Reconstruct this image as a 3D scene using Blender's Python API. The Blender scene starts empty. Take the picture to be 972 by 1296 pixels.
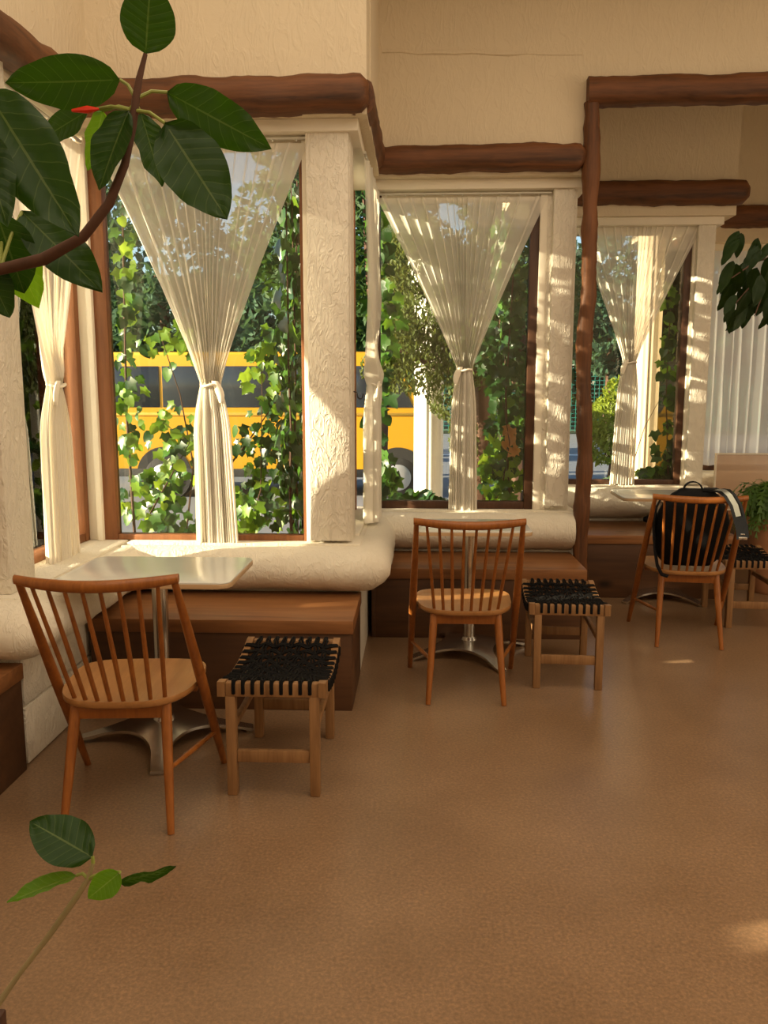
import bpy, bmesh, math, random
from mathutils import Vector, Matrix, noise
rnd = random.Random(7)
sc = bpy.context.scene
COL = sc.collection
V = Vector
# ------------------------------------------------------------------ camera
F, PITCH, YAW, CAMZ = 1030.0, math.radians(8.3), math.radians(2.3), 1.45
cf = V((-math.sin(YAW)*math.cos(PITCH), math.cos(YAW)*math.cos(PITCH), -math.sin(PITCH)))
cr = V((math.cos(YAW), math.sin(YAW), 0))
cu = cr.cross(cf)
CAM = V((0, 0, CAMZ))
cam = bpy.data.cameras.new('camera'); cam_o = bpy.data.objects.new('camera', cam); COL.objects.link(cam_o)
cam.sensor_fit = 'HORIZONTAL'; cam.sensor_width = 36; cam.lens = F/972*36
cam.clip_start = 0.05; cam.clip_end = 400
m = Matrix((cr, cu, -cf)).transposed().to_4x4(); m.translation = CAM
cam_o.matrix_world = m
sc.camera = cam_o
def at(px, py, x=None, y=None, z=None):
    """a point of the place measured from the photograph, on a known plane"""
    d = cf + cr*((px-486)/F) - cu*((py-648)/F)
    if x is not None: t = x/d.x
    elif y is not None: t = y/d.y
    else: t = (z-CAMZ)/d.z
    return CAM + d*t
# ------------------------------------------------------------------ light
sc.view_settings.view_transform = 'Standard'; sc.view_settings.look = 'None'
sc.view_settings.gamma = 1; sc.view_settings.exposure = 0.22
try: sc.view_settings.use_curve_mapping = False
except Exception: pass
SUN = V((1.0, 0.25, -0.26)).normalized()       # travel direction of the low evening sun
w = bpy.data.worlds.new('sky'); sc.world = w; w.use_nodes = True
nt = w.node_tree; nt.nodes.clear()
sky = nt.nodes.new('ShaderNodeTexSky'); sky.sky_type = 'NISHITA'; sky.sun_disc = False
sky.sun_elevation = math.asin(-SUN.z); sky.sun_rotation = math.atan2(-SUN.x, -SUN.y)
sky.air_density = 1.0; sky.dust_density = 1.0; sky.ozone_density = 1.5
bg = nt.nodes.new('ShaderNodeBackground'); bg.inputs[1].default_value = 0.24
ow = nt.nodes.new('ShaderNodeOutputWorld')
nt.links.new(sky.outputs[0], bg.inputs[0]); nt.links.new(bg.outputs[0], ow.inputs[0])
sl = bpy.data.lights.new('sun', 'SUN'); sl.energy = 16.0; sl.color = (1, 0.83, 0.58); sl.angle = math.radians(0.6)
so = bpy.data.objects.new('sun', sl); COL.objects.link(so); so.rotation_euler = SUN.to_track_quat('-Z', 'Y').to_euler(); so.location = (-8, -2, 5)
def area(name, loc, target, sx, sy, power, color):
    l = bpy.data.lights.new(name, 'AREA'); l.shape = 'RECTANGLE'; l.size = sx; l.size_y = sy; l.energy = power; l.color = color
    o = bpy.data.objects.new(name, l); COL.objects.link(o); o.location = loc
    o.rotation_euler = (V(target)-V(loc)).to_track_quat('-Z', 'Y').to_euler(); return o
area('ceiling_fill_light', (1.3, .4, 4.02), (1.3, .4, 0), 6.0, 6.4, 175, (1, 0.83, 0.61))  # added fill under the ceiling for the room's ambient level, no real lamp
area('right_fill_light', (5.4, 2.4, 1.9), (0, 3.2, 1.2), 4.0, 2.0, 50, (1, 0.80, 0.55))  # added warm fill from the right; the wall has no window there
# ------------------------------------------------------------------ materials
class NB:
    def __init__(s, name):
        s.m = bpy.data.materials.new(name); s.m.use_nodes = True; s.t = s.m.node_tree; s.t.nodes.clear()
        s.out = s.n('ShaderNodeOutputMaterial')
    def n(s, ty, **k):
        x = s.t.nodes.new(ty)
        for a, b in k.items(): setattr(x, a, b)
        return x
    def l(s, a, b): s.t.links.new(a, b)
    def coord(s, kind='Object', scale=(1, 1, 1)):
        c = s.n('ShaderNodeTexCoord'); mp = s.n('ShaderNodeMapping'); mp.inputs['Scale'].default_value = scale
        s.l(c.outputs[kind], mp.inputs[0]); return mp.outputs[0]
    def noise(s, vec, scale, detail=4, rough=.55, dist=0):
        x = s.n('ShaderNodeTexNoise'); x.inputs['Scale'].default_value = scale; x.inputs['Detail'].default_value = detail
        x.inputs['Roughness'].default_value = rough; x.inputs['Distortion'].default_value = dist
        if vec is not None: s.l(vec, x.inputs['Vector'])
        return x.outputs[0]
    def ramp(s, fac, stops):
        x = s.n('ShaderNodeValToRGB'); e = x.color_ramp.elements
        while len(e) < len(stops): e.new(.5)
        for i, (p, c) in enumerate(stops): e[i].position = p; e[i].color = (*c, 1)
        s.l(fac, x.inputs[0]); return x.outputs[0]
    def math(s, op, a, b=None, c=None):
        x = s.n('ShaderNodeMath', operation=op)
        for i, v in enumerate((a, b, c)):
            if v is None: continue
            if isinstance(v, (int, float)): x.inputs[i].default_value = v
            else: s.l(v, x.inputs[i])
        return x.outputs[0]
    def mixc(s, fac, a, b):
        x = s.n('ShaderNodeMix', data_type='RGBA')
        for i, v in ((0, fac), (6, a), (7, b)):
            if isinstance(v, (int, float)): x.inputs[i].default_value = v
            elif isinstance(v, tuple): x.inputs[i].default_value = (*v, 1)
            else: s.l(v, x.inputs[i])
        return x.outputs[2]
    def bump(s, h, strength, dist):
        x = s.n('ShaderNodeBump'); x.inputs['Strength'].default_value = strength; x.inputs['Distance'].default_value = dist
        s.l(h, x.inputs['Height']); return x.outputs[0]
    def bsdf(s, color, rough=.6, metal=0, normal=None, spec=.5):
        x = s.n('ShaderNodeBsdfPrincipled')
        if isinstance(color, tuple): x.inputs['Base Color'].default_value = (*color, 1)
        else: s.l(color, x.inputs['Base Color'])
        if isinstance(rough, (int, float)): x.inputs['Roughness'].default_value = rough
        else: s.l(rough, x.inputs['Roughness'])
        x.inputs['Metallic'].default_value = metal; x.inputs['Specular IOR Level'].default_value = spec
        if normal is not None: s.l(normal, x.inputs['Normal'])
        return x.outputs[0]
    def done(s, sh): s.l(sh, s.out.inputs[0]); return s.m
def plain(name, c, rough=.6, metal=0, spec=.5, var=.12, scale=6):
    b = NB(name); nz = b.noise(b.coord(), scale)
    col = b.mixc(nz, tuple(x*(1-var) for x in c), tuple(min(1, x*(1+var)) for x in c))
    return b.done(b.bsdf(col, rough, metal, None, spec))
def stucco(name, c, bump=.5, s=1.0):
    b = NB(name); v = b.coord()
    n1 = b.noise(v, 22*s, 6, .6, .3); n2 = b.noise(v, 3.0, 3)
    v2 = b.coord('Object', (14*s, 14*s, 5*s)); n3 = b.noise(v2, 2.0, 3, .5, 1.2)
    ridge = b.ramp(n3, [(.42, (0, 0, 0)), (.5, (1, 1, 1)), (.60, (.1, .1, .1))])
    h = b.math('MULTIPLY_ADD', ridge, .55, n1)
    col = b.mixc(n2, tuple(x*.93 for x in c), c)
    return b.done(b.bsdf(col, .9, 0, b.bump(h, bump, .012), .2))
def wood(name, dark, light, axis=0, scale=1.0, rough=.45, knots=False, bump=.15, spec=.4):
    b = NB(name); sc3 = [14.0*scale]*3; sc3[axis] = 1.1*scale
    v = b.coord('Object', tuple(sc3)); n1 = b.noise(v, 1.0, 6, .62, .6)
    n2 = b.noise(b.coord('Object', tuple(x*5 for x in sc3)), 1.0, 2)
    f = b.math('MULTIPLY_ADD', n2, .25, b.math('MULTIPLY', n1, .8))
    col = b.ramp(f, [(.30, dark), (.5, tuple((x+y)/2 for x, y in zip(dark, light))), (.70, light)])
    if knots:
        kv = [3.2]*3; kv[axis] = 1.7
        vo = b.n('ShaderNodeTexVoronoi'); vo.inputs['Scale'].default_value = 1.0; b.l(b.coord('Object', tuple(kv)), vo.inputs['Vector'])
        k = b.ramp(vo.outputs['Distance'], [(.03, (1, 1, 1)), (.13, (0, 0, 0))])
        col = b.mixc(k, col, tuple(x*.35 for x in dark))
    return b.done(b.bsdf(col, rough, 0, b.bump(f, bump, .004), spec))
M = {}
M['stucco'] = stucco('cream_stucco', (.80, .735, .62), .6)
M['upper'] = stucco('cream_plaster', (.76, .65, .48), .3, .6)
M['sill'] = stucco('cream_sill_plaster', (.80, .735, .61), .4, .8)
M['jamb'] = plain('cream_paint', (.80, .73, .60), .7, var=.05)
M['log'] = wood('dark_log', (.020, .007, .0025), (.21, .078, .026), 0, .8, .6, False, .8)
M['logy'] = wood('dark_log_deep', (.020, .007, .0025), (.21, .078, .026), 1, .8, .6, False, .8)
M['logz'] = wood('dark_post', (.024, .008, .003), (.22, .082, .026), 2, .8, .6, True, .8)
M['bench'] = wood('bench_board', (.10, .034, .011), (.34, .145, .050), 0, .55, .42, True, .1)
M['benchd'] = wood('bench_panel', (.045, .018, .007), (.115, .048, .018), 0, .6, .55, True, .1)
M['chair'] = wood('teak_chair', (.17, .050, .009), (.36, .122, .024), 2, 1.6, .34, False, .05)
M['seat'] = wood('teak_seat', (.25, .105, .030), (.42, .20, .07), 1, 1.0, .30, False, .05)
M['stool'] = wood('acacia_stool', (.15, .068, .023), (.34, .18, .075), 2, 1.5, .55, False, .1)
M['frame'] = wood('brown_window_frame', (.13, .045, .016), (.27, .105, .036), 2, 1.2, .5)
M['frame_backlit'] = wood('backlit_window_frame', (.045, .018, .009), (.09, .038, .017), 2, 1.2, .5)  # darker copy of the brown frame, backlit shade put into the colour
M['cord'] = plain('black_cord', (.005, .0045, .0045), .7, spec=.12, var=.3, scale=90)
M['steel'] = plain('brushed_steel', (.62, .59, .54), .22, 1.0, var=.05)
M['laminate'] = plain('grey_white_laminate', (.66, .66, .62), .22, var=.04)
M['edge'] = plain('beige_table_edge', (.50, .33, .18), .5)
M['black'] = plain('black_nylon', (.007, .007, .008), .7, spec=.15, var=.3, scale=60)
M['greystrap'] = plain('grey_webbing', (.16, .155, .135), .7)
M['chrome'] = plain('chrome_buckle', (.8, .8, .8), .15, 1)
M['hook'] = plain('dark_iron_hook', (.03, .025, .02), .5, .6)
M['brass'] = plain('curtain_rail_metal', (.62, .60, .52), .4, .5)
M['terracotta'] = plain('terracotta', (.42, .19, .085), .8)
M['soil'] = plain('soil', (.035, .022, .014), .95, var=.4, scale=60)
M['planter'] = wood('dark_planter', (.03, .013, .008), (.07, .03, .017), 0, 1, .5)
M['bark'] = plain('bark', (.085, .040, .022), .85, var=.4, scale=50)
M['bark2'] = plain('reddish_bark', (.085, .034, .017), .75, var=.35, scale=60)
M['twig'] = plain('pale_twig', (.30, .24, .12), .7, var=.2, scale=40)
M['petiole'] = plain('green_petiole', (.26, .30, .06), .5)
M['red'] = plain('red_sheath', (.75, .035, .012), .4)
M['yellow'] = plain('yellow_bus_paint', (.74, .36, .015), .4, var=.03)
M['yellow2'] = plain('yellow_bus_trim', (.62, .36, .05), .4)
M['busglass'] = plain('dark_bus_glass', (.030, .036, .045), .08, var=.4, scale=1.2)
M['tyre'] = plain('tyre', (.02, .02, .02), .8)
M['hub'] = plain('grey_hub', (.55, .55, .57), .35, .5)
M['colw'] = plain('white_column_plaster', (.80, .77, .70), .7, var=.06)
M['colb'] = plain('beige_column_plaster', (.74, .58, .40), .7, var=.08)
M['fence'] = plain('teal_fence_wire', (.03, .25, .20), .5)
M['line'] = plain('road_paint', (.8, .8, .8), .6)
M['ceil'] = plain('ceiling_plaster', (.80, .72, .56), .9, var=.04)
def mk_floor():
    b = NB('brown_floor'); v = b.coord()
    n1 = b.noise(v, 2.2, 4); n2 = b.noise(v, 130, 2, .5); n3 = b.noise(v, 95, 3, .65, .3)
    base = b.ramp(n1, [(.3, (.205, .122, .066)), (.7, (.270, .166, .094))])
    sp = b.ramp(n3, [(.34, (.62, .62, .62)), (.52, (1, 1, 1)), (.68, (1.5, 1.42, 1.3))])
    mx = b.n('ShaderNodeMix', data_type='RGBA', blend_type='MULTIPLY'); mx.inputs[0].default_value = .55
    b.l(base, mx.inputs[6]); b.l(sp, mx.inputs[7])
    r = b.math('MULTIPLY_ADD', n1, .10, .27)
    return b.done(b.bsdf(mx.outputs[2], r, 0, b.bump(n2, .10, .0008), .5))
M['floor'] = mk_floor()
def mk_glass():
    b = NB('window_glass'); tr = b.n('ShaderNodeBsdfTransparent'); tr.inputs[0].default_value = (.95, .97, .95, 1)
    gl = b.n('ShaderNodeBsdfGlossy'); gl.inputs['Roughness'].default_value = .01
    fr = b.n('ShaderNodeFresnel'); fr.inputs[0].default_value = 1.5
    mx = b.n('ShaderNodeMixShader'); b.l(fr.outputs[0], mx.inputs[0]); b.l(tr.outputs[0], mx.inputs[1]); b.l(gl.outputs[0], mx.inputs[2])
    return b.done(mx.outputs[0])
M['glass'] = mk_glass()
def mk_acrylic():
    b = NB('frosted_acrylic'); tr = b.n('ShaderNodeBsdfTransparent'); tr.inputs[0].default_value = (.95, .85, .75, 1)
    df = b.bsdf((.70, .52, .38), .25)
    mx = b.n('ShaderNodeMixShader'); mx.inputs[0].default_value = .6; b.l(tr.outputs[0], mx.inputs[1]); b.l(df, mx.inputs[2])
    return b.done(mx.outputs[0])
M['acrylic'] = mk_acrylic()
def mk_sheer(name, c, lo, hi, tlf=.25):
    b = NB(name); a = b.n('ShaderNodeAttribute'); a.attribute_name = 'fold'
    tr = b.n('ShaderNodeBsdfTransparent')
    df = b.n('ShaderNodeBsdfDiffuse'); df.inputs[0].default_value = (*c, 1)
    tl = b.n('ShaderNodeBsdfTranslucent'); tl.inputs[0].default_value = (*c, 1)
    m1 = b.n('ShaderNodeMixShader'); m1.inputs[0].default_value = tlf; b.l(df.outputs[0], m1.inputs[1]); b.l(tl.outputs[0], m1.inputs[2])
    f = b.math('MULTIPLY_ADD', a.outputs['Fac'], hi-lo, lo)
    m2 = b.n('ShaderNodeMixShader'); b.l(f, m2.inputs[0]); b.l(tr.outputs[0], m2.inputs[1]); b.l(m1.outputs[0], m2.inputs[2])
    return b.done(m2.outputs[0])
M['sheer'] = mk_sheer('sheer_cream_fabric', (.92, .87, .76), .52, .97)
M['sheerd'] = mk_sheer('dense_cream_fabric', (.88, .81, .68), .86, .98, .10)
M['sheerb'] = mk_sheer('sheer_beige_fabric', (.86, .72, .52), .85, .97)
M['sheerw'] = mk_sheer('sheer_white_fabric', (.90, .91, .92), .82, .96)
def mk_leaf(name, top, trans, tfac=.35, rough=.35, spec=.5, var=.35):
    b = NB(name); oi = b.n('ShaderNodeObjectInfo')
    nz = b.noise(b.coord('Object'), 12, 2)
    f = b.math('MULTIPLY_ADD', oi.outputs['Random'], .7, b.math('MULTIPLY', nz, .3))
    col = b.mixc(f, tuple(x*(1-var) for x in top), tuple(x*(1+var) for x in top))
    p = b.bsdf(col, rough, 0, None, spec)
    t = b.n('ShaderNodeBsdfTranslucent'); t.inputs[0].default_value = (*trans, 1)
    mx = b.n('ShaderNodeMixShader'); mx.inputs[0].default_value = tfac; b.l(p, mx.inputs[1]); b.l(t.outputs[0], mx.inputs[2])
    return b.done(mx.outputs[0])
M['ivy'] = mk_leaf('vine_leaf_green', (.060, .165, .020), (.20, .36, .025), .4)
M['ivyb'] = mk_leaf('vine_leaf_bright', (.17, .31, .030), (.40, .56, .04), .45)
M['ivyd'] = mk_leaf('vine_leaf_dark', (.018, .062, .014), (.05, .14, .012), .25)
M['ivyo'] = mk_leaf('vine_leaf_orange', (.60, .26, .08), (.8, .4, .1), .4)
M['tree'] = mk_leaf('tree_foliage', (.035, .085, .024), (.08, .16, .02), .3, .6, .2)
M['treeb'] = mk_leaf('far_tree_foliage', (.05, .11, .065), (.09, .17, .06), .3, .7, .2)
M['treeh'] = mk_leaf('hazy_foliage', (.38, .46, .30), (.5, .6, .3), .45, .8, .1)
M['conifer'] = mk_leaf('evergreen_foliage', (.10, .135, .035), (.20, .24, .04), .3, .6, .2)
M['shrub'] = mk_leaf('yellow_green_foliage', (.24, .31, .035), (.4, .46, .04), .4, .6, .2)
M['fern'] = mk_leaf('fern_frond', (.085, .19, .022), (.2, .36, .03), .35, .5)
M['ficus'] = mk_leaf('ficus_leaf', (.012, .028, .006), (.05, .11, .01), .15, .5, .15)
M['grass'] = plain('grass_ground', (.085, .12, .045), .9, var=.4, scale=2)
M['road'] = plain('asphalt', (.20, .21, .23), .8, var=.12, scale=1.5)
def mk_rubber(name, dark, light, trans, tf):
    b = NB(name); uv = b.n('ShaderNodeUVMap'); sp = b.n('ShaderNodeSeparateXYZ'); b.l(uv.outputs[0], sp.inputs[0])
    u = b.math('ABSOLUTE', b.math('SUBTRACT', sp.outputs[0], .5)); u2 = b.math('MULTIPLY', u, 2)
    mid = b.math('LESS_THAN', u, .018)
    ph = b.math('FRACT', b.math('MULTIPLY', b.math('SUBTRACT', sp.outputs[1], b.math('MULTIPLY', u2, .16)), 9.0))
    vein = b.math('MULTIPLY', b.math('LESS_THAN', b.math('ABSOLUTE', b.math('SUBTRACT', ph, .5)), .035), .55)
    vv = b.math('MAXIMUM', mid, vein)
    base = b.mixc(b.noise(b.coord(), 9, 3), dark, tuple(x*1.6 for x in dark))
    col = b.mixc(vv, base, light)
    hb = b.math('ABSOLUTE', b.math('SUBTRACT', ph, .5))
    p = b.bsdf(col, .42, 0, b.bump(hb, .25, .004), .22)
    t = b.n('ShaderNodeBsdfTranslucent'); t.inputs[0].default_value = (*trans, 1)
    mx = b.n('ShaderNodeMixShader'); mx.inputs[0].default_value = tf; b.l(p, mx.inputs[1]); b.l(t.outputs[0], mx.inputs[2])
    return b.done(mx.outputs[0])
M['rubber'] = mk_rubber('rubber_leaf', (.008, .027, .0035), (.075, .11, .028), (.12, .32, .01), .16)
M['rubber_sunlit'] = mk_rubber('rubber_leaf_sunlit', (.045, .13, .010), (.22, .30, .07), (.36, .75, .02), .42)  # lit copy of the rubber leaf, sunlight put into the colour
# ------------------------------------------------------------------ mesh builder
class MB:
    def __init__(s): s.bm = bmesh.new()
    def quad_box(s, c, bev=0):
        vs = [s.bm.verts.new(p) for p in c]
        fs = [s.bm.faces.new([vs[i] for i in f]) for f in ((0, 3, 2, 1), (4, 5, 6, 7), (0, 1, 5, 4), (1, 2, 6, 5), (2, 3, 7, 6), (3, 0, 4, 7))]
        if bev > 0:
            es = list({e for f in fs for e in f.edges})
            bmesh.ops.bevel(s.bm, geom=es, offset=bev, segments=2, profile=.5, affect='EDGES')
        return s
    def box(s, x0, x1, y0, y1, z0, z1, bev=0):
        return s.quad_box([(x0, y0, z0), (x1, y0, z0), (x1, y1, z0), (x0, y1, z0), (x0, y0, z1), (x1, y0, z1), (x1, y1, z1), (x0, y1, z1)], bev)
    def bar(s, p, q, w, h, bev=0, up=(0, 0, 1), w2=None, h2=None):
        p, q = V(p), V(q); d = (q-p).normalized(); a = d.cross(V(up))
        if a.length < 1e-4: a = d.cross(V((0, 1, 0)))
        a.normalize(); b = a.cross(d).normalized(); w2 = w2 or w; h2 = h2 or h
        c = []
        for o, ww, hh in ((p, w, h), (q, w2, h2)):
            c += [o-a*ww/2-b*hh/2, o+a*ww/2-b*hh/2, o+a*ww/2+b*hh/2, o-a*ww/2+b*hh/2]
        return s.quad_box(c, bev)
    def tube(s, pts, rad, n=8, cap=True, wob=0, seed=0, sq=None):
        pts = [V(p) for p in pts]; k = len(pts)
        if isinstance(rad, (int, float)): rad = [rad]*k
        rings = []; pa = None
        for i, p in enumerate(pts):
            t = (pts[min(i+1, k-1)]-pts[max(i-1, 0)]).normalized()
            if pa is None:
                pa = t.cross(V((0, 0, 1)))
                if pa.length < .1: pa = t.cross(V((0, 1, 0)))
            a = (pa - t*pa.dot(t)).normalized(); pa = a; b = t.cross(a)
            ring = []
            for j in range(n):
                th = 2*math.pi*(j+.5)/n; c, sn = math.cos(th), math.sin(th); r = rad[i]
                if sq:
                    r = r/((abs(c)**sq+abs(sn)**sq)**(1/sq))
                pos = p + a*(c*r) + b*(sn*r)
                if wob: pos += (pos-p).normalized()*wob*noise.noise(pos*6+V((seed, seed*2, 0)))+ (pos-p).normalized()*wob*.5*noise.noise(pos*22+V((seed, 0, 0)))
                ring.append(s.bm.verts.new(pos))
            rings.append(ring)
        for i in range(k-1):
            for j in range(n):
                s.bm.faces.new((rings[i][j], rings[i][(j+1) % n], rings[i+1][(j+1) % n], rings[i+1][j]))
        if cap:
            s.bm.faces.new(rings[0][::-1]); s.bm.faces.new(rings[-1])
        return s
    def lathe(s, prof, c=(0, 0, 0), n=24):
        rings = []
        for r, z in prof:
            rings.append([s.bm.verts.new((c[0]+r*math.cos(2*math.pi*j/n), c[1]+r*math.sin(2*math.pi*j/n), c[2]+z)) for j in range(n)])
        for a, b in zip(rings, rings[1:]):
            for j in range(n): s.bm.faces.new((a[j], a[(j+1) % n], b[(j+1) % n], b[j]))
        s.bm.faces.new(rings[0][::-1]); s.bm.faces.new(rings[-1]); return s
    def prism(s, poly, z0, z1, bev=0):
        a = [s.bm.verts.new((x, y, z0)) for x, y in poly]; b = [s.bm.verts.new((x, y, z1)) for x, y in poly]; n = len(poly)
        fs = [s.bm.faces.new(a[::-1]), s.bm.faces.new(b)]
        for i in range(n): fs.append(s.bm.faces.new((a[i], a[(i+1) % n], b[(i+1) % n], b[i])))
        if bev:
            es = list(fs[0].edges)+list(fs[1].edges)
            bmesh.ops.bevel(s.bm, geom=es, offset=bev, segments=2, profile=.5, affect='EDGES')
        return s
    def grid(s, rows, closed=False):
        vr = [[s.bm.verts.new(p) for p in r] for r in rows]
        for a, b in zip(vr, vr[1:]):
            k = len(a)
            for j in range(k if closed else k-1): s.bm.faces.new((a[j], a[(j+1) % k], b[(j+1) % k], b[j]))
        return vr
    def mesh(s, name, mat, origin=(0, 0, 0), smooth=True, angle=40):
        bm = s.bm; bmesh.ops.recalc_face_normals(bm, faces=bm.faces)
        if any(origin): bmesh.ops.translate(bm, verts=bm.verts, vec=-V(origin))
        ca = math.radians(angle)
        for f in bm.faces: f.smooth = smooth
        if smooth:
            for e in bm.edges:
                if len(e.link_faces) == 2 and e.calc_face_angle(0) > ca: e.smooth = False
        me = bpy.data.meshes.new(name); bm.to_mesh(me); bm.free()
        me.materials.append(mat if not isinstance(mat, str) else M[mat]); return me
    def build(s, name, mat, parent=None, origin=(0, 0, 0), smooth=True, angle=40, **tags):
        o = bpy.data.objects.new(name, s.mesh(name, mat, origin, smooth, angle)); COL.objects.link(o)
        if parent: o.parent = parent
        o.location = origin
        for k, v in tags.items(): o[k] = v
        return o
def tag(o, label, cat, group=None):
    o['label'] = label; o['category'] = cat
    if group: o['group'] = group
    return o
def thing(name, label, cat, loc=(0, 0, 0), rz=0, group=None):
    o = bpy.data.objects.new(name, None); COL.objects.link(o); o.location = loc; o.rotation_euler = (0, 0, rz); o.empty_display_size = .1
    return tag(o, label, cat, group)
def dup(root, loc, rz, label):
    r = root.copy(); COL.objects.link(r); r.location = loc; r.rotation_euler = (0, 0, rz); r['label'] = label
    for ch in list(root.children):
        c = ch.copy(); COL.objects.link(c); c.parent = r
        for g in list(ch.children):
            d = g.copy(); COL.objects.link(d); d.parent = c
    return r
def struct(mb, name, mat, parent=None, **k):
    o = mb.build(name, mat, parent, **k)
    if parent is None: o['kind'] = 'structure'
    return o
def inst(name, me, parent, mat4):
    o = bpy.data.objects.new(name, me); COL.objects.link(o); o.parent = parent; o.matrix_local = mat4; return o
# ------------------------------------------------------------------ room shell
ZL, ZB = .62, 2.76           # top of the low walls, underside of the logs
YW = [2.97, 4.13, 5.28, 6.43, 7.58]
XR = [-1.52, -.29, 1.02, 2.29, 3.6]
CE = 4.1
struct(MB().box(-3.0, 5.6, -3.2, 7.9, -.12, 0), 'floor', 'floor')
struct(MB().box(-3.1, 5.7, -3.3, 8.0, CE, CE+.1), 'ceiling', 'ceil')
struct(MB().box(-3.1, 5.7, -3.3, -3.1, -.12, CE), 'wall_back', 'upper')
struct(MB().box(5.6, 5.75, -3.3, 8.0, -.12, CE), 'wall_right', 'upper')
# near left wall (outside the frame) with two unseen openings, sized to aim the sun
XN = -2.78
mb = MB()
mb.box(XN-.25, XN, -3.3, 2.97, -.12, .64); mb.box(XN-.25, XN, -3.3, 2.97, 2.7, CE)
for y0, y1, z0, z1 in ((-3.3, 1.0, .64, 2.7), (1.0, 1.17, .64, .955), (1.0, 1.17, 1.25, 2.7), (1.17, 2.66, .64, 2.7), (2.86, 2.97, .64, 2.7), (2.66, 2.86, 1.3, 2.7)): mb.box(XN-.25, XN, y0, y1, z0, z1)
struct(mb, 'wall_left', 'stucco')
# front bays (low wall, sill top, side pier, lintel, wall over the log)
def bay_front(k, x0, x1, wx0, wx1, zs, zt=2.70):
    y = YW[k]
    m_ = MB(); m_.box(x0, x1, y, y+.28, 0, zs-.02)
    struct(m_, 'wall_front', 'stucco')
    m_ = MB(); m_.box(x0, x1, y+.02, y+.30, zs-.02, zs, .004)
    struct(m_, 'trim_%d' % (k*10+1), 'sill')
    m_ = MB(); m_.box(wx1+.012, x1-.045, y+.07, y+.28, zs, ZB, .006)
    if wx0 > x0+.02: m_.box(x0, wx0, y+.10, y+.26, zs, ZB, .006)
    struct(m_, 'wall_front', 'stucco')
    m_ = MB(); m_.box(x0, x1-.135*(k == 0), y+.00, y+.28, zt, ZB, .006)
    m_.box(wx0+.001 if wx0 > x0 else x0+.06, wx1-.001, y+.085, y+.138, 2.645, zt, .003)
    m_.box(wx1, wx1+.045, y+.064, y+.12, zs, zt, .004)
    struct(m_, 'trim_%d' % (k*10+2), 'jamb')
bay_front(0, -2.78, -1.535, -2.66, -1.80, .67)
bay_front(1, -1.52, -.29, -1.66, -.575, .675)
bay_front(2, -.29, 1.04, -.29, .765, .69)
bay_front(3, 1.04, 2.29, 1.15, 2.09, .73)
bay_front(4, 2.29, 3.6, 2.4, 3.4, .74)
def upper(x0, x1, y0, y1, z0=ZB):
    struct(MB().box(x0, x1, y0, y1, z0, CE), 'wall_front', 'upper')
upper(-2.78, -1.585, 2.93, 3.25)
upper(-1.9, -.246, 4.08, 4.4)
upper(-.56, 1.05, 5.22, 5.55)
upper(1.05, 5.6, 5.22, 5.40, 3.2)
upper(.9, 2.36, 6.40, 6.7)
upper(2.1, 5.6, 7.52, 7.85)
struct(MB().box(3.6, 5.6, 7.52, 7.85, 0, ZB), 'wall_front', 'stucco')
# returns
def bay_return(k, zs, ny):
    x = XR[k]; y0, y1 = YW[k], YW[k+1]; th = .25 if k < 2 else .17
    if k == 0:   # two courses of rendered blocks show on the near return
        wl = struct(MB().box(x-.25, x-.03, y0+.02, y1+.2, 0, zs-.02), 'wall_left', 'stucco')
        for a, b in ((0.004, .235), (.243, zs-.03)):
            MB().box(x-.05, x, y0+.003, y1, a, b, .006).build('block', 'stucco', wl)
    else:
        struct(MB().box(x-th, x, y0+.28, y1, 0, zs-.02), 'wall_left', 'stucco')
    struct(MB().box(x-th-.03, x-.02, y0+.27, y1+.2, zs-.02, zs, .004), 'trim_%d' % (k*10+3), 'sill')
    m_ = MB(); m_.box(x-th-.01, x-.05-.085*(k == 0), y0+.02, y0+ny, zs, ZB-.002, .006)      # near jamb
    struct(m_, 'wall_left', 'stucco')
    m_ = MB(); m_.box(x-th-.01, x-.13*(k == 0), y0+.285, y1-.005, 2.70, ZB, .005)
    struct(m_, 'trim_%d' % (k*10+4), 'jamb')
    struct(MB().box(x-.38, x+.05-.11*(k == 0), y0+.2, y1+.05, ZB+.004, CE), 'wall_left', 'upper')
bay_return(0, .675, .27); bay_return(1, .69, .28); bay_return(2, .72, .28); bay_return(3, .74, .28)
# corner post between the left window and the first front window
struct(MB().box(-1.745, -1.672, 4.215, 4.36, .675, 2.72, .006).box(-1.69, -1.66, 4.19, 4.25, .675, 2.70, .004), 'trim_5', 'jamb')
# plaster ridge on the wall above the second window
pts = [(-.22+.108*i, 5.222, 3.475-.003*i+.012*noise.noise(V((i*.7, 0, 0)))) for i in range(12)]
struct(MB().tube(pts, .012, 6, True, .012, 3), 'trim_6', 'upper')
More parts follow.
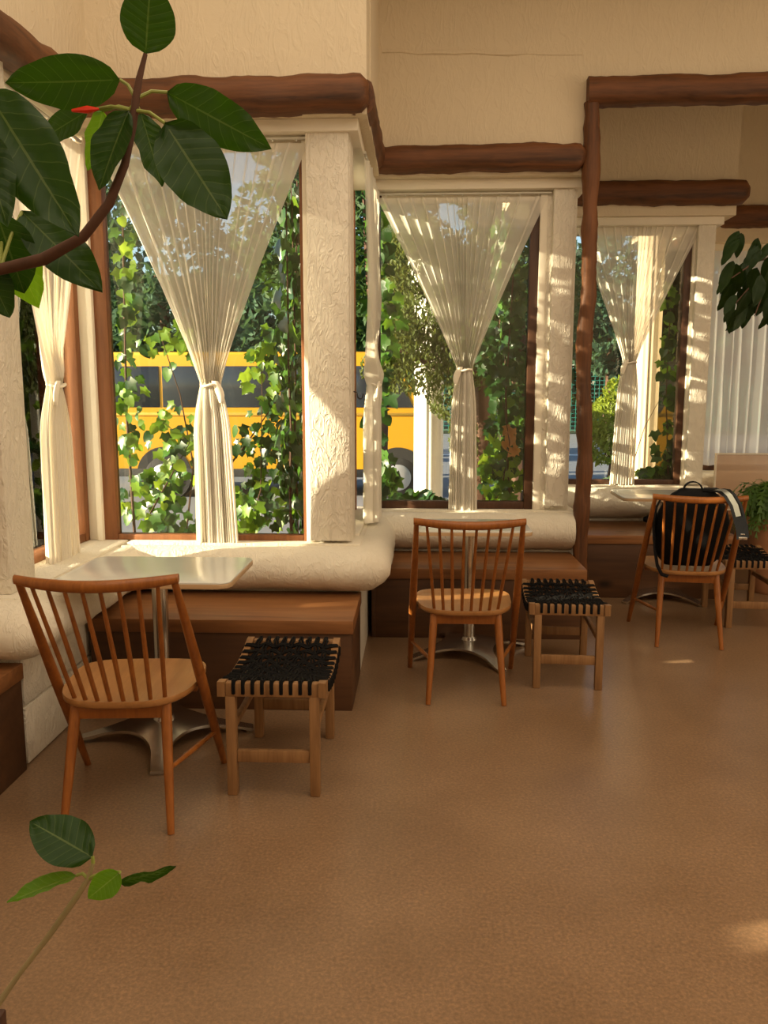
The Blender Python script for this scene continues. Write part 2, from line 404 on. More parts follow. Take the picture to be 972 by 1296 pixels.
# rolled sills
def roll(num, path, zs, d=.17, h=.235):
    """path: list of (point, outward normal) around the low wall; the profile is a fat bolster"""
    prof = [(-.02, zs-.012), (d*.30, zs-.006), (d*.62, zs-.02), (d*.86, zs-.055), (d, zs-.105), (d*.96, zs-.15), (d*.78, zs-.19), (d*.48, zs-.222), (d*.15, zs-h), (-.02, zs-h)]
    rows = []
    for (px, py), (nx, ny) in path:
        r = []
        for dd, z in prof:
            p = V((px+nx*dd, py+ny*dd, z)); nn = .010*noise.noise(p*5)+.005*noise.noise(p*17)
            if dd > 0: p += V((nx, ny, .6 if z > zs-.1 else -.6))*nn
            r.append(p)
        rows.append(r)
    m_ = MB(); vr = m_.grid(rows)
    m_.bm.faces.new(vr[0]); m_.bm.faces.new(vr[-1][::-1])
    return struct(m_, 'trim_%d' % num, 'sill', angle=70)
def lpath(x0, x1, y0, y1):
    p = []
    n = int((x1-x0)/.05)
    for i in range(n+1): p.append(((x0+(x1-x0)*i/n, y0), (0, -1)))
    for i in range(1, 9):
        a = math.pi/2*i/9; p.append(((x1, y0), (math.sin(a), -math.cos(a))))
    n = int((y1-y0)/.05)
    for i in range(n+1): p.append(((x1, y0+(y1-y0)*i/n), (1, 0)))
    return p
roll(7, lpath(-2.78, XR[0], YW[0], YW[1]-.06), .675, .15)
roll(8, lpath(XR[0], XR[1], YW[1], YW[2]-.06), .675, .162)
roll(9, [((x, YW[2]), (0, -1)) for x in [XR[1]+.05*i for i in range(27)]], .69, .16, .25)
roll(15, [((x, YW[3]), (0, -1)) for x in [1.06+.05*i for i in range(26)]], .73, .16, .25)
roll(16, [((x, YW[4]), (0, -1)) for x in [2.30+.05*i for i in range(27)]], .74, .16, .25)
# ------------------------------------------------------------------ windows
def window(num, origin, u, n, w_, z0, z1, fl, fr, fb, ft, mat, depth=.05):
    """origin: lower left corner; u along the width, n towards the room"""
    o = V(origin); u = V(u); n = V(n)
    win = bpy.data.objects.new('window_%d' % num, None); COL.objects.link(win); win.location = (o.x, o.y, z0); win['kind'] = 'structure'
    def piece(a0, a1, c0, c1, nm, mt, d0, d1, bev=.003):
        c = [u*a0+n*d0+V((0, 0, c0)), u*a1+n*d0+V((0, 0, c0)), u*a1+n*d1+V((0, 0, c0)), u*a0+n*d1+V((0, 0, c0))]
        c += [p+V((0, 0, c1-c0)) for p in c]
        return MB().quad_box(c, bev).build(nm, mt, win)
    H = z1-z0
    piece(0, fl, 0, H, 'frame_stile', mat, -.02, depth); piece(w_-fr, w_, 0, H, 'frame_stile', mat, -.02, depth)
    piece(fl, w_-fr, 0, fb, 'frame_rail', mat, -.02, depth*.9); piece(fl, w_-fr, H-ft, H, 'frame_rail', mat, -.02, depth*.9)
    piece(fl, w_-fr, fb, H-ft, 'glass_pane', 'glass', 0, .006, 0)
    return win
ym = .14
window(1, (-1.668, YW[1]+ym, 0), (1, 0, 0), (0, -1, 0), 1.105, .675, 2.70, .075, .03, .03, .05, M['frame'])
window(2, (-.29, YW[2]+ym, 0), (1, 0, 0), (0, -1, 0), 1.065, .69, 2.70, .05, .065, .05, .05, M['frame_backlit'])
window(3, (1.10, YW[3]+ym, 0), (1, 0, 0), (0, -1, 0), 1.0, .73, 2.70, .06, .06, .04, .05, M['frame_backlit'])
window(4, (2.40, YW[4]+ym, 0), (1, 0, 0), (0, -1, 0), 1.0, .74, 2.70, .05, .05, .05, .05, M['frame_backlit'])
window(5, (-1.79, YW[0]+.27, 0), (0, 1, 0), (1, 0, 0), 1.0, .675, 2.70, .03, .075, .045, .05, M['frame'])
window(6, (-.445, YW[1]+.29, 0), (0, 1, 0), (1, 0, 0), .93, .69, 2.70, .04, .06, .05, .05, M['frame'])
window(7, (.875, YW[2]+.28, 0), (0, 1, 0), (1, 0, 0), .95, .72, 2.70, .05, .05, .05, .05, M['frame_backlit'])
window(8, (2.145, YW[3]+.28, 0), (0, 1, 0), (1, 0, 0), .95, .74, 2.70, .05, .05, .05, .05, M['frame_backlit'])
window(9, (-2.66, YW[0]+ym, 0), (1, 0, 0), (0, -1, 0), .86, .67, 2.70, .05, .05, .05, .05, M['frame'])
window(10, (XN-.18, 1.005, 0), (0, 1, 0), (1, 0, 0), .16, .96, 1.245, .012, .012, .012, .012, M['frame'])  # unseen slot added to throw a sun patch on the floor
window(11, (XN-.18, 2.665, 0), (0, 1, 0), (1, 0, 0), .19, .645, 1.295, .012, .012, .012, .012, M['frame'])  # unseen opening, narrowed so its sun lands only on the near pier
# ------------------------------------------------------------------ logs
def log(name, p, q, r, mat, label, cat='beam', seed=0, taper=True, sq=3.2, n=22, bow=.012):
    p, q = V(p), V(q); L = (q-p).length; k = max(10, int(L/.035)); pts = []; rad = []
    for i in range(k+1):
        t = i/k; c = p.lerp(q, t); c += V((0, 0, 1))*bow*noise.noise(V((t*L*1.6+seed*9, 3, seed)))*(abs((q-p).normalized().z) < .5)
        c += V((1, 0, 0))*bow*1.4*noise.noise(V((t*L*1.5, 8, seed*5)))*(abs((q-p).normalized().z) > .5)
        e = 1.0
        if taper:
            de = min(t, 1-t)*L/(r*.6); e = 1 if de >= 1 else max(.55, math.sqrt(max(0, 1-(1-de)**2)))
        pts.append(c); rad.append(r*e*(1+.05*noise.noise(V((t*L*2, seed, 1)))))
    o = MB().tube(pts, rad, n, True, .012, seed, sq).build(name, mat, None, origin=tuple(p), angle=60)
    return tag(o, label, cat)
log('log_beam', (-1.575, 2.55, 2.715), (-1.575, 4.06, 2.83), .078, 'logy', 'dark brown log running into the depth over the left side window', seed=2, taper=False, bow=.004)
log('log_beam', (-1.6, 4.07, 2.835), (-.235, 4.07, 2.845), .082, 'log', 'dark brown log across the front of the leftmost window bay', seed=3)
log('log_beam', (-.290, 4.10, 2.850), (-.290, 5.22, 2.865), .083, 'logy', 'short dark log running back from the pilaster to the middle window bay', seed=4, taper=False, bow=.004)
log('log_beam', (-.30, 5.20, 2.855), (1.0, 5.20, 2.85), .075, 'log', 'dark brown log across the top of the middle window', seed=5)
log('log_beam', (1.08, 6.38, 2.915), (2.43, 6.38, 2.915), .085, 'log', 'dark brown log with a rounded free end over the third window', seed=6)
log('log_beam', (2.62, 7.50, 2.97), (4.2, 7.50, 2.97), .09, 'log', 'dark log over the white curtain at the far right', seed=7)
log('log_beam', (1.0, 5.20, 3.222), (3.8, 5.20, 3.235), .080, 'log', 'highest dark log, a long header reaching out of frame at right', seed=8, taper=False)
log('timber_post', (1.058, 5.19, 0), (1.035, 5.19, 3.16), .047, 'logz', 'crooked dark timber post between the middle and third window bays', 'post', 9, False, 2.6, 16, .03)
# ------------------------------------------------------------------ benches
def bench(x0, x1, y0, y1, z, label):
    b = thing('bench', label, 'bench', ((x0+x1)/2, (y0+y1)/2, 0), 0, 'built-in wooden benches under the windows')
    a, d = (x1-x0)/2, (y1-y0)/2
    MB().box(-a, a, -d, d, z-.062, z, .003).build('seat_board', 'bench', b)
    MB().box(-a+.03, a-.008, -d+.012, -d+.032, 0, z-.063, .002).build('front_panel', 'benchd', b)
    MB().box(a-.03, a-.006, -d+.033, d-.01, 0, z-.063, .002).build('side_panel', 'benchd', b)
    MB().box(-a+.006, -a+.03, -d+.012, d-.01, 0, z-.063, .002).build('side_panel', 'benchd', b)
    return b
b0 = bench(-2.7, -1.503, 2.35, 2.945, .428, 'dark wooden bench cut off by the left picture edge')
for i in range(6): MB().box(.598, .6005, -.05+.07*(i % 2)+.01*i, -.04+.07*(i % 2)+.01*i, .10+.05*i, .112+.05*i).build('nail_head', 'hook', b0)
bench(-1.505, -.283, 3.56, 4.118, .43, 'brown wooden bench behind the grey-white table at the left')
bench(-.27, 1.002, 4.71, 5.266, .425, 'brown wooden bench below the middle window')
bench(1.12, 2.26, 5.73, 6.415, .455, 'brown wooden bench below the third window behind the backpack chair')
bench(2.36, 3.5, 6.90, 7.57, .455, 'brown wooden bench at the far right below the white curtain')
# ------------------------------------------------------------------ tables
def rrect(w_, d_, r, n=5):
    p = []
    for cx, cy, a0 in ((w_/2-r, d_/2-r, 0), (-w_/2+r, d_/2-r, 90), (-w_/2+r, -d_/2+r, 180), (w_/2-r, -d_/2+r, 270)):
        for i in range(n+1):
            a = math.radians(a0+90*i/n); p.append((cx+r*math.cos(a), cy+r*math.sin(a)))
    return p
def table(x, y, w_, d_, rz, base_rz, label, H=.73, colx=0):
    t = thing('cafe_table', label, 'table', (x, y, 0), rz, 'white-topped cafe tables on steel stands')
    MB().prism(rrect(w_, d_, .045), H-.024, H-.006, .003).build('table_edge', 'edge', t, label='beige-brown edge board under the laminate')
    MB().prism(rrect(w_-.004, d_-.004, .043), H-.0059, H, .002).build('tabletop', 'laminate', t)
    MB().box(-.12, .12, -.12, .12, H-.04, H-.0245, .004).build('top_plate', 'steel', t)
    MB().tube([(0, 0, .075), (0, 0, H-.04)], .033, 20).build('column', 'steel', t)
    # star base: four arms with concave webs between them, arched like a dome
    rows = []; N = 96; R = .37; K = 8
    for k in range(K+1):
        f = k/K; r = []
        for j in range(N):
            th = 2*math.pi*j/N
            ph = (th % (math.pi/2))-math.pi/4; rad = (.416*math.cos(ph)-math.sqrt(max(0, .266**2-(.416*math.sin(ph))**2))) if abs(ph) < .68 else R/math.cos(math.pi/4-abs(ph))
            rr = .04+(rad-.04)*f
            z = .088-.070*(rr/R)**1.3
            r.append((rr*math.cos(th+base_rz), rr*math.sin(th+base_rz), z))
        rows.append(r)
    m_ = MB(); top = m_.grid(rows, True)
    low = [[v.co.x, v.co.y, v.co.z-.012] for v in top[-1]]
    lv = [m_.bm.verts.new(p) for p in low]
    for j in range(N): m_.bm.faces.new((top[-1][j], top[-1][(j+1) % N], lv[(j+1) % N], lv[j]))
    m_.build('star_base', 'steel', t, angle=50)
    MB().tube([(0, 0, .078), (0, 0, .10)], [.05, .04], 20).build('collar', 'steel', t)
    for i in range(4):
        a = base_rz+math.pi/2*i; MB().lathe([(.016, 0), (.018, .010), (.014, .020)], ((R-.022)*math.cos(a), (R-.022)*math.sin(a), 0), 12).build('foot', 'steel', t)
    return t
table(-1.065, 3.265, .70, .50, 0, math.radians(12), 'grey-white table at the left window, behind the nearest chair')
table(.30, 4.45, .63, .44, 0, math.radians(25), 'white table in front of the middle window, its stand behind a chair')
table(1.74, 5.80, .64, .50, math.radians(-2), math.radians(40), 'white table at the third window behind the chair with the backpack', .745)
# ------------------------------------------------------------------ chairs
def make_chair(label):
    c = thing('spindle_chair', label, 'chair', (0, 0, 0), 0, 'teak spindle-back chairs')
    # seat: rounded at the back, wider in front, slightly dished
    out = []
    for i in range(48):
        th = 2*math.pi*i/48; cx, sn = math.cos(th), math.sin(th); e = 2.0/3.0
        ef = .42 if sn > 0 else .80; X = .230*math.copysign(abs(cx)**(.55 if sn > 0 else .62), cx); Y = (.235 if sn > 0 else .215)*math.copysign(abs(sn)**ef, sn)
        X *= 1+.05*(Y/.2)
        out.append((X, Y+.0))
    m_ = MB(); K = 6; rows = []
    for k in range(1, K+1):
        f = k/K; rows.append([(x*f, y*f, .440-.010*(1-f**2)) for x, y in out])
    top = m_.grid(rows, True); cv = m_.bm.verts.new((0, 0, .430))
    for j in range(48): m_.bm.faces.new((cv, top[0][j], top[0][(j+1) % 48]))
    side = [[(x*1.006, y*1.006, .434) for x, y in out], [(x*1.0, y*1.0, .420) for x, y in out], [(x*.965, y*.965, .414) for x, y in out]]
    prev = top[-1]
    for r in side:
        cur = [m_.bm.verts.new(p) for p in r]
        for j in range(48): m_.bm.faces.new((prev[j], prev[(j+1) % 48], cur[(j+1) % 48], cur[j]))
        prev = cur
    m_.bm.faces.new(prev[::-1])
    m_.build('seat', 'seat', c, angle=60)
    # top rail, bowed backwards
    zr = .885
    def railp(x): return V((x, -.335-.066*(1-(x/.25)**2), zr-.010*(1-(x/.25)**2)))
    pts = [railp(-.25+.5*i/16) for i in range(17)]
    rows = []
    for i, p in enumerate(pts):
        hh = .0195*(1-.22*abs(i/8-1)**3); ww = .0145
        rows.append([p+V((0, ww*math.cos(a), hh*math.sin(a))) for a in [2*math.pi*(j+.5)/10 for j in range(10)]])
    m_ = MB(); vr = m_.grid(rows, True); m_.bm.faces.new(vr[0]); m_.bm.faces.new(vr[-1][::-1])
    m_.build('top_rail', 'chair', c, angle=60)
    for s in (-1, 1):
        p0, p1 = V((s*.237, -.338, zr-.006)), V((s*.268, .265, 0))
        q = [p0.lerp(p1, t) for t in (0, .2, .45, .6, .8, 1)]
        MB().tube(q, [.011, .0155, .019, .0185, .016, .0125], 12).build('front_leg', 'chair', c)
        r0, r1 = V((s*.150, -.150, .418)), V((s*.178, -.265, 0))
        q = [r0.lerp(r1, t) for t in (0, .25, .6, 1)]
        MB().tube(q, [.019, .0185, .016, .012], 12).build('rear_leg', 'chair', c)
        a, b = r0.lerp(r1, .52), p0.lerp(p1, .79)
        MB().tube([a, a.lerp(b, .5), b], [.008, .0105, .008], 10).build('side_stretcher', 'chair', c)
    MB().bar((-.155, -.160, .388), (.155, -.160, .388), .020, .046, .003).build('apron', 'chair', c)
    MB().bar((-.225, .02, .402), (.225, .02, .402), .03, .022, .003).build('seat_support', 'chair', c)
    for i in range(8):
        f = (i-3.5)/3.5; top_p = railp(f*.192); X = f*.150
        # foot of the spindle on the rounded rear edge of the seat
        Y = -.205*math.sqrt(max(0, 1-(abs(X)/.245)**2.4))+.012
        lo = V((X, Y, .428))
        MB().tube([lo, lo.lerp(top_p, .45), top_p], [.0075, .0082, .0062], 8).build('spindle', 'chair', c)
    return c
ch = make_chair('nearest teak spindle-back chair at the left, facing the left window table')
ch.location = (-1.005, 2.745, 0); ch.rotation_euler = (0, 0, math.radians(4))
dup(ch, (.238, 3.93, 0), 0, 'teak spindle-back chair at the middle window, its back to us')
dup(ch, (1.60, 4.84, 0), math.radians(-7), 'teak spindle-back chair at the right with a black backpack on its seat')
# ------------------------------------------------------------------ stools
def make_stool(label):
    s_ = thing('woven_stool', label, 'stool', (0, 0, 0), 0, 'wooden stools with black woven cord seats')
    W, D, H = .195, .275, .428
    for sx in (-1, 1):
        for sy in (-1, 1):
            MB().bar((sx*(W-.044), sy*(D-.024), 0), (sx*(W-.044), sy*(D-.024), H-.05), .036, .040, .004, up=(0, 1, 0)).build('leg', 'stool', s_)
    for sy in (-1, 1):
        MB().box(-W+.0285, W-.0285, sy*(D-.02)-.016, sy*(D-.02)+.016, H-.052, H, .004).build('end_rail', 'stool', s_)
        MB().box(-W+.063, W-.063, sy*(D-.024)-.011, sy*(D-.024)+.011, .125, .170, .003).build('stretcher', 'stool', s_)
    def dip(y): return .040*max(0, 1-(y/(D-.03))**2)
    for sx in (-1, 1):
        rows = []
        for i in range(17):
            y = -D+2*D*i/16; z = H-dip(y)+.004
            x = sx*(W-.014); a = .014
            rows.append([(x-a, y, z), (x+a, y, z), (x+a, y, z-.054), (x-a, y, z-.054)])
        m_ = MB(); vr = m_.grid(rows, True); m_.bm.faces.new(vr[0]); m_.bm.faces.new(vr[-1][::-1])
        m_.build('side_rail', 'stool', s_)
        MB().box(sx*(W-.044)-.010, sx*(W-.044)+.010, -D+.046, D-.046, .235, .262, .003).build('side_stretcher', 'stool', s_)
    m_ = MB(); r = .0052
    NX, NY = 9, 9
    xs = [(-W+.058)+(2*W-.116)*i/(NX-1) for i in range(NX)]; ys = [(-D+.075)+(2*D-.15)*i/(NY-1) for i in range(NY)]
    ye = D-.02
    for i, x in enumerate(xs):          # pairs of cords running front to back and wrapping the end rails
        for dx in (-.006, .006):
            pts = [(x+dx*.3, -ye-.0185, H-.040), (x+dx*.3, -ye-.0185, H-.006), (x+dx*.5, -ye-.010, H+.006), (x+dx, -ye+.018, H+.002)]
            for j in range(25):
                y = -(ye-.03)+2*(ye-.03)*j/24
                z = H+.004-dip(y)+.006*math.sin(math.pi*(y-ys[0])/(ys[1]-ys[0])+math.pi*i)
                pts.append((x+dx+.006*math.sin(y*55+i*1.7), y, z))
            pts += [(x+dx, ye-.018, H+.002), (x+dx*.5, ye+.010, H+.006), (x+dx*.3, ye+.0185, H-.006), (x+dx*.3, ye+.0185, H-.040)]
            m_.tube(pts, r, 5)
    for j, y in enumerate(ys):
        z0 = H-dip(y); xe = W-.016
        for dy in (-.013, 0, .013):
            pts = [(-xe-.0185, y+dy*.5, z0-.036), (-xe-.0185, y+dy*.5, z0-.004), (-xe-.008, y+dy*.7, z0+.006), (-xe+.02, y+dy, z0+.004)]
            for i in range(21):
                x = -(xe-.03)+2*(xe-.03)*i/20
                pts.append((x, y+dy+.005*math.sin(x*60+j), z0+.005-.006*math.cos(math.pi*(x-xs[0])/(xs[1]-xs[0])+math.pi*j)))
            pts += [(xe-.02, y+dy, z0+.004), (xe+.008, y+dy*.7, z0+.006), (xe+.0185, y+dy*.5, z0-.004), (xe+.0185, y+dy*.5, z0-.036)]
            m_.tube(pts, r, 5)
    m_.build('woven_seat', 'cord', s_, kind='stuff', label='black cord woven seat')
    return s_
st = make_stool('nearest wooden stool with black cord seat, right of the left table')
st.location = (-.512, 3.03, 0); st.rotation_euler = (0, 0, math.radians(0))
dup(st, (.765, 4.16, 0), math.radians(-3), 'wooden stool with black cord seat beside the middle window chair')
dup(st, (2.115, 5.26, 0), math.radians(-3), 'wooden stool with black cord seat at the right picture edge, before the fern')
# ------------------------------------------------------------------ curtains
def curtain(label, origin, u, n, w_, zt, zb, ut, ztie, mat='sheer', amp=1.0, tail=.11, N=17, seed=0, tied=True, tiew=.05, knot=1, tailshift=0.0):
    o = V(origin); u = V(u); n = V(n)
    zt -= .022
    c = thing('curtain', label, 'curtain', (o.x, o.y, zb), 0, 'sheer curtains at the cafe windows')
    Z = V((0, 0, 1)); cols, rows = 190, 84; L0 = []
    rows_p = []; fold = []
    for i in range(rows+1):
        v = i/rows; z = zt+(zb-zt)*v; r = []; fr = []
        hw_l, hw_r, A = ut, w_-ut, .016
        if tied:
            if z > ztie:
                f = (z-ztie)/(zt-ztie); g = f**1.12*.985+.015*f
                hw_l = tiew+(ut-tiew)*g; hw_r = tiew+(w_-ut-tiew)*g
                A = .012+.028*(1-f)**1.5
                A *= 1 if f > .05 else (.55+.45*f/.05)
            else:
                f = (ztie-z)/(ztie-zb); g = math.sin(min(1, f*3.2)*math.pi/2)
                hw_l = hw_r = tiew+(tail*.8-tiew)*g+tail*.22*f
                A = .022+.012*g
            A *= amp
        for j in range(cols+1):
            s = j/cols
            # bunch the cloth towards the middle like two panels meeting there
            s2 = s+(.075*math.sin(2*math.pi*s)*(1 if tied else 0))
            x = -hw_l+(hw_l+hw_r)*s2
            q = N*(s+.016*math.sin(7*s+seed)+.010*math.sin(19*s+seed*2)+.012*noise.noise(V((s*14, z*.8, seed))))
            ph = 2*math.pi*q; fq = abs((q % 1)-.5)
            wdt = .10+.07*noise.noise(V((math.floor(q)*3.7, seed, 0)))
            ridge = max(0, 1-fq/wdt); ridge = ridge*ridge*(3-2*ridge)
            up_ = 1 if not tied else max(0, min(1, (z-ztie)/.5))     # pinched pleats above, soft folds at the tie and below
            am = (.6+.5*noise.noise(V((s*9, seed, z*.25)))+.2)*A
            d = am*(up_*(1.5*ridge+.25*math.sin(ph*.5+seed))+(1-up_)*math.sin(ph+.4*noise.noise(V((s*5, z*1.5, seed)))))
            if tied and z < ztie: x += tailshift*(ztie-z)/(ztie-zb)+.25*am*math.sin(2*ph)
            if tied and abs(z-ztie) < .14:
                d += .02*math.cos((z-ztie)/.14*math.pi/2)*math.sin(math.pi*s)
            r.append(u*(ut+x)+n*d+Z*(z-zb+(.010*math.sin(ph*.5+seed) if i == rows else 0)))
            near = 0
            if tied: near = max(0, 1-abs(z-ztie)/.6) if z > ztie else .85
            hem = .30 if (v < .085 or v > .965) else 0
            fr.append(min(1, .85*ridge*up_+(1-up_)*.3*abs(math.cos(ph))**3+near*.55+hem))
        rows_p.append(r); fold += fr
    m_ = MB(); m_.grid(rows_p); 
    me = m_.mesh('curtain_cloth', mat, smooth=True, angle=180)
    at_ = me.attributes.new('fold', 'FLOAT', 'POINT')
    at_.data.foreach_set('value', fold)
    co = bpy.data.objects.new('cloth', me); COL.objects.link(co); co.parent = c
    if tied:   # cloth tie band, knot and a hanging end
        pts = []
        for k in range(17):
            a = 2*math.pi*k/16; pts.append(u*(ut+(tiew-.002)*math.cos(a))+n*(.014+.036*math.sin(a))+Z*(ztie-zb+.006*math.sin(a*2)))
        mb_ = MB(); mb_.tube(pts, .007, 8, False); 
        mb_.build('tie_band', 'tie', c)
        rr = []
        for k in range(7):
            f = k/6; cw = .022*math.sin(math.pi*(.25+.6*f))
            cen = u*(ut+knot*(tiew-.022+.030*math.sin(f*1.8)))+n*(.040-.006*f)+Z*(ztie-zb+.022-.11*f)
            rr.append([cen+u*(cw*math.cos(a))+n*(.010*math.sin(a)) for a in [2*math.pi*q/10 for q in range(10)]])
        mb_ = MB(); vr = mb_.grid(rr, True); mb_.bm.faces.new(vr[0]); mb_.bm.faces.new(vr[-1][::-1])
        mb_.build('tie_knot', 'tie', c, angle=80)
    for k in range(9):       # rings on the rail
        p = u*(w_*(k+.5)/9)+Z*(zt-zb+.008)
        MB().tube([p, p+Z*.016], .006, 6).build('curtain_ring', 'brass', c)
    # the rail is screwed to the lintel, a thing of its own
    r_ = MB().tube([o+u*(-.01)+Z*(zt+.022), o+u*(w_+.02)+Z*(zt+.022)], .008, 8).build('curtain_rail', 'brass', None, origin=(o.x, o.y, zt+.022))
    tag(r_, 'thin metal rail of the '+label.split(',')[0], 'rail')
    return c
b = NB('curtain_tie_cloth'); M['tie'] = b.done(b.bsdf((.90, .83, .69), .9))
yc = .055
curtain('cream sheer curtain tied mid-way in the leftmost front window', (-1.60, YW[1]+yc, 0), (1, 0, 0), (0, -1, 0), 1.06, 2.685, .645, .545, 1.49, tail=.105, seed=1, tailshift=.015, knot=1)
curtain('cream sheer curtain tied mid-way in the central window', (-.26, YW[2]+yc, 0), (1, 0, 0), (0, -1, 0), 1.07, 2.685, .665, .565, 1.595, tail=.095, seed=2, knot=-1)
curtain('cream sheer curtain tied at the third window, right of the timber post', (1.20, YW[3]+yc, 0), (1, 0, 0), (0, -1, 0), .95, 2.72, .735, .445, 1.685, tail=.095, seed=3, knot=-1, tailshift=-.02)
curtain('sheer curtain tied at the left side window by the leaves', (-1.675, YW[0]+.30, 0), (0, 1, 0), (1, 0, 0), .93, 2.685, .640, .46, 1.485, tail=.15, N=14, mat='sheerd', seed=4, tiew=.055, knot=-1)
curtain('narrow sheer curtain seen edge-on, right of the stucco pilaster', (-.278, YW[1]+.31, 0), (.03, 1, 0), (1, 0, 0), .84, 2.685, .70, .42, 1.50, amp=1.5, tail=.12, N=14, seed=5, knot=-1)
curtain('white sheer curtain hanging straight at the far right', (2.42, YW[4]+.02, 0), (1, 0, 0), (0, -1, 0), 1.2, 2.76, .80, .5, 1.5, mat='sheerw', N=15, seed=6, tied=False)
curtain('beige pleated curtain outside-lit behind the vine, seen through the third window', (2.225, YW[3]+.30, 0), (0, 1, 0), (1, 0, 0), .80, 2.69, .76, .4, 1.5, mat='sheerb', N=12, seed=8, tied=False)
# curtain hooks
def hook(p, n, label):
    p = V(p); n = V(n); up = V((0, 0, 1))
    pts = [p, p+n*.03-up*.005]
    for k in range(9):
        a = math.pi*k/8; pts.append(p+n*(.055-.022*math.cos(a))-up*(.012+.028*math.sin(a)))
    o = MB().tube(pts, .0032, 7).build('curtain_hook', 'hook', None, origin=tuple(p)); tag(o, label, 'hook')
hook((XR[0]-.135, 3.13, 1.395), (.9, .3, 0), 'small dark iron hook on the stucco at the left picture edge')
hook((XR[1]-.05, 4.33, 1.46), (.7, .5, 0), 'small dark iron hook beside the edge-on curtain near the pilaster')
# ------------------------------------------------------------------ backpack
def ribbon(m_, pts, wdir, w_, th):
    wd = V(wdir).normalized(); rows = []
    for i, p in enumerate(pts):
        p = V(p); t = (V(pts[min(i+1, len(pts)-1)])-V(pts[max(i-1, 0)])).normalized(); nn = t.cross(wd).normalized()
        rows.append([p-wd*w_/2-nn*th/2, p+wd*w_/2-nn*th/2, p+wd*w_/2+nn*th/2, p-wd*w_/2+nn*th/2])
    vr = m_.grid(rows, True); m_.bm.faces.new(vr[0]); m_.bm.faces.new(vr[-1][::-1]); return m_
bp = thing('backpack', 'black backpack leaning against the spindles of the right chair', 'backpack', (1.60, 4.84, .443), math.radians(-7))
rows = []
for i in range(15):
    f = i/14; z = .01+.465*f; cy = -.125-.135*f; hw = .212*(1-.18*f**3)*(math.sin(math.pi*min(1, max(.03, f*.93+.05)))**.28); hd = .082*(math.sin(math.pi*min(.985, max(.03, f*.92+.05)))**.4)
    rows.append([(hw*math.copysign(abs(math.cos(a))**.6, math.cos(a)), cy+.05+hd*math.copysign(abs(math.sin(a))**.6, math.sin(a)), z) for a in [2*math.pi*k/28 for k in range(28)]])
m_ = MB(); vr = m_.grid(rows, True); m_.bm.faces.new(vr[0]); m_.bm.faces.new(vr[-1][::-1]); m_.build('bag_body', 'black', bp, angle=60)
MB().box(-.12, .12, -.115, -.085, .03, .20, .012).build('front_pocket', 'black', bp).location = (0, .085, 0)
m_ = MB(); ribbon(m_, [(-.05+.05*(1-math.cos(math.pi*k/10))-.02, -.235, .468+.048*math.sin(math.pi*k/10)) for k in range(11)], (0, 1, 0), .022, .007); m_.build('carry_handle', 'black', bp)
m_ = MB(); m_.prism([(.03, -.25), (.13, -.25), (.125, -.17), (.05, -.17)], .462, .478, .004); m_.build('lid_flap', 'black', bp)
# right strap over the rail, hanging behind the chair back
pts = [(.085, -.215, .462), (.10, -.30, .478), (.115, -.372, .482), (.135, -.415, .462), (.165, -.430, .41), (.185, -.425, .35), (.205, -.42, .29), (.215, -.415, .23)]
m_ = MB(); ribbon(m_, pts, (1, -.15, .25), .062, .007); rs = m_.build('shoulder_strap', 'black', bp)
m_ = MB(); ribbon(m_, [V(p)+V((-.004, -.006, .004)) for p in pts[1:6]], (1, -.15, .25), .026, .004); m_.build('grey_stripe', 'greystrap', rs, label='grey webbing stripe on the strap')
MB().box(.19, .235, -.425, -.412, .225, .24, .003).build('buckle', 'chrome', rs)
MB().box(.20, .222, -.425, -.412, .252, .258, .002).build('buckle', 'chrome', rs)
pts = [(-.17, -.16, .42), (-.205, -.19, .36), (-.215, -.20, .25), (-.205, -.21, .12), (-.19, -.225, .03), (-.165, -.235, -.02), (-.13, -.24, -.03)]
m_ = MB(); ribbon(m_, pts, (.3, 1, 0), .05, .010); m_.build('shoulder_strap', 'black', bp)
# small dark bag lying on the bench
rows = []
for i in range(9):
    f = i/8; k = math.sin(math.pi*(.04+.92*f))**.5
    rows.append([(-.13+.26*f, .05*k*math.cos(a), .048+.046*k*math.sin(a)) for a in [2*math.pi*q/14 for q in range(14)]])
m_ = MB(); vr = m_.grid(rows, True); m_.bm.faces.new(vr[0]); m_.bm.faces.new(vr[-1][::-1])
pc = m_.build('pouch', 'black', None, angle=70); pc.location = (1.86, 6.20, .453); tag(pc, 'small black pouch lying on the bench below the third window', 'pouch')
# ------------------------------------------------------------------ acrylic partition on the far bench
pn = thing('acrylic_partition', 'clear acrylic partition with cream rim on the far right bench', 'partition', (2.98, 7.02, .457))
MB().box(-.43, .43, -.004, .004, .012, .475, .002).build('panel', 'acrylic', pn)
for a in ((-.445, -.43, 0, .49), (.43, .445, 0, .49)): MB().box(a[0], a[1], -.012, .012, a[2], a[3], .003).build('rim', 'jamb', pn)
MB().box(-.43, .43, -.012, .012, .476, .49, .003).build('rim', 'jamb', pn); MB().box(-.43, .43, -.012, .012, 0, .012, .003).build('rim', 'jamb', pn)
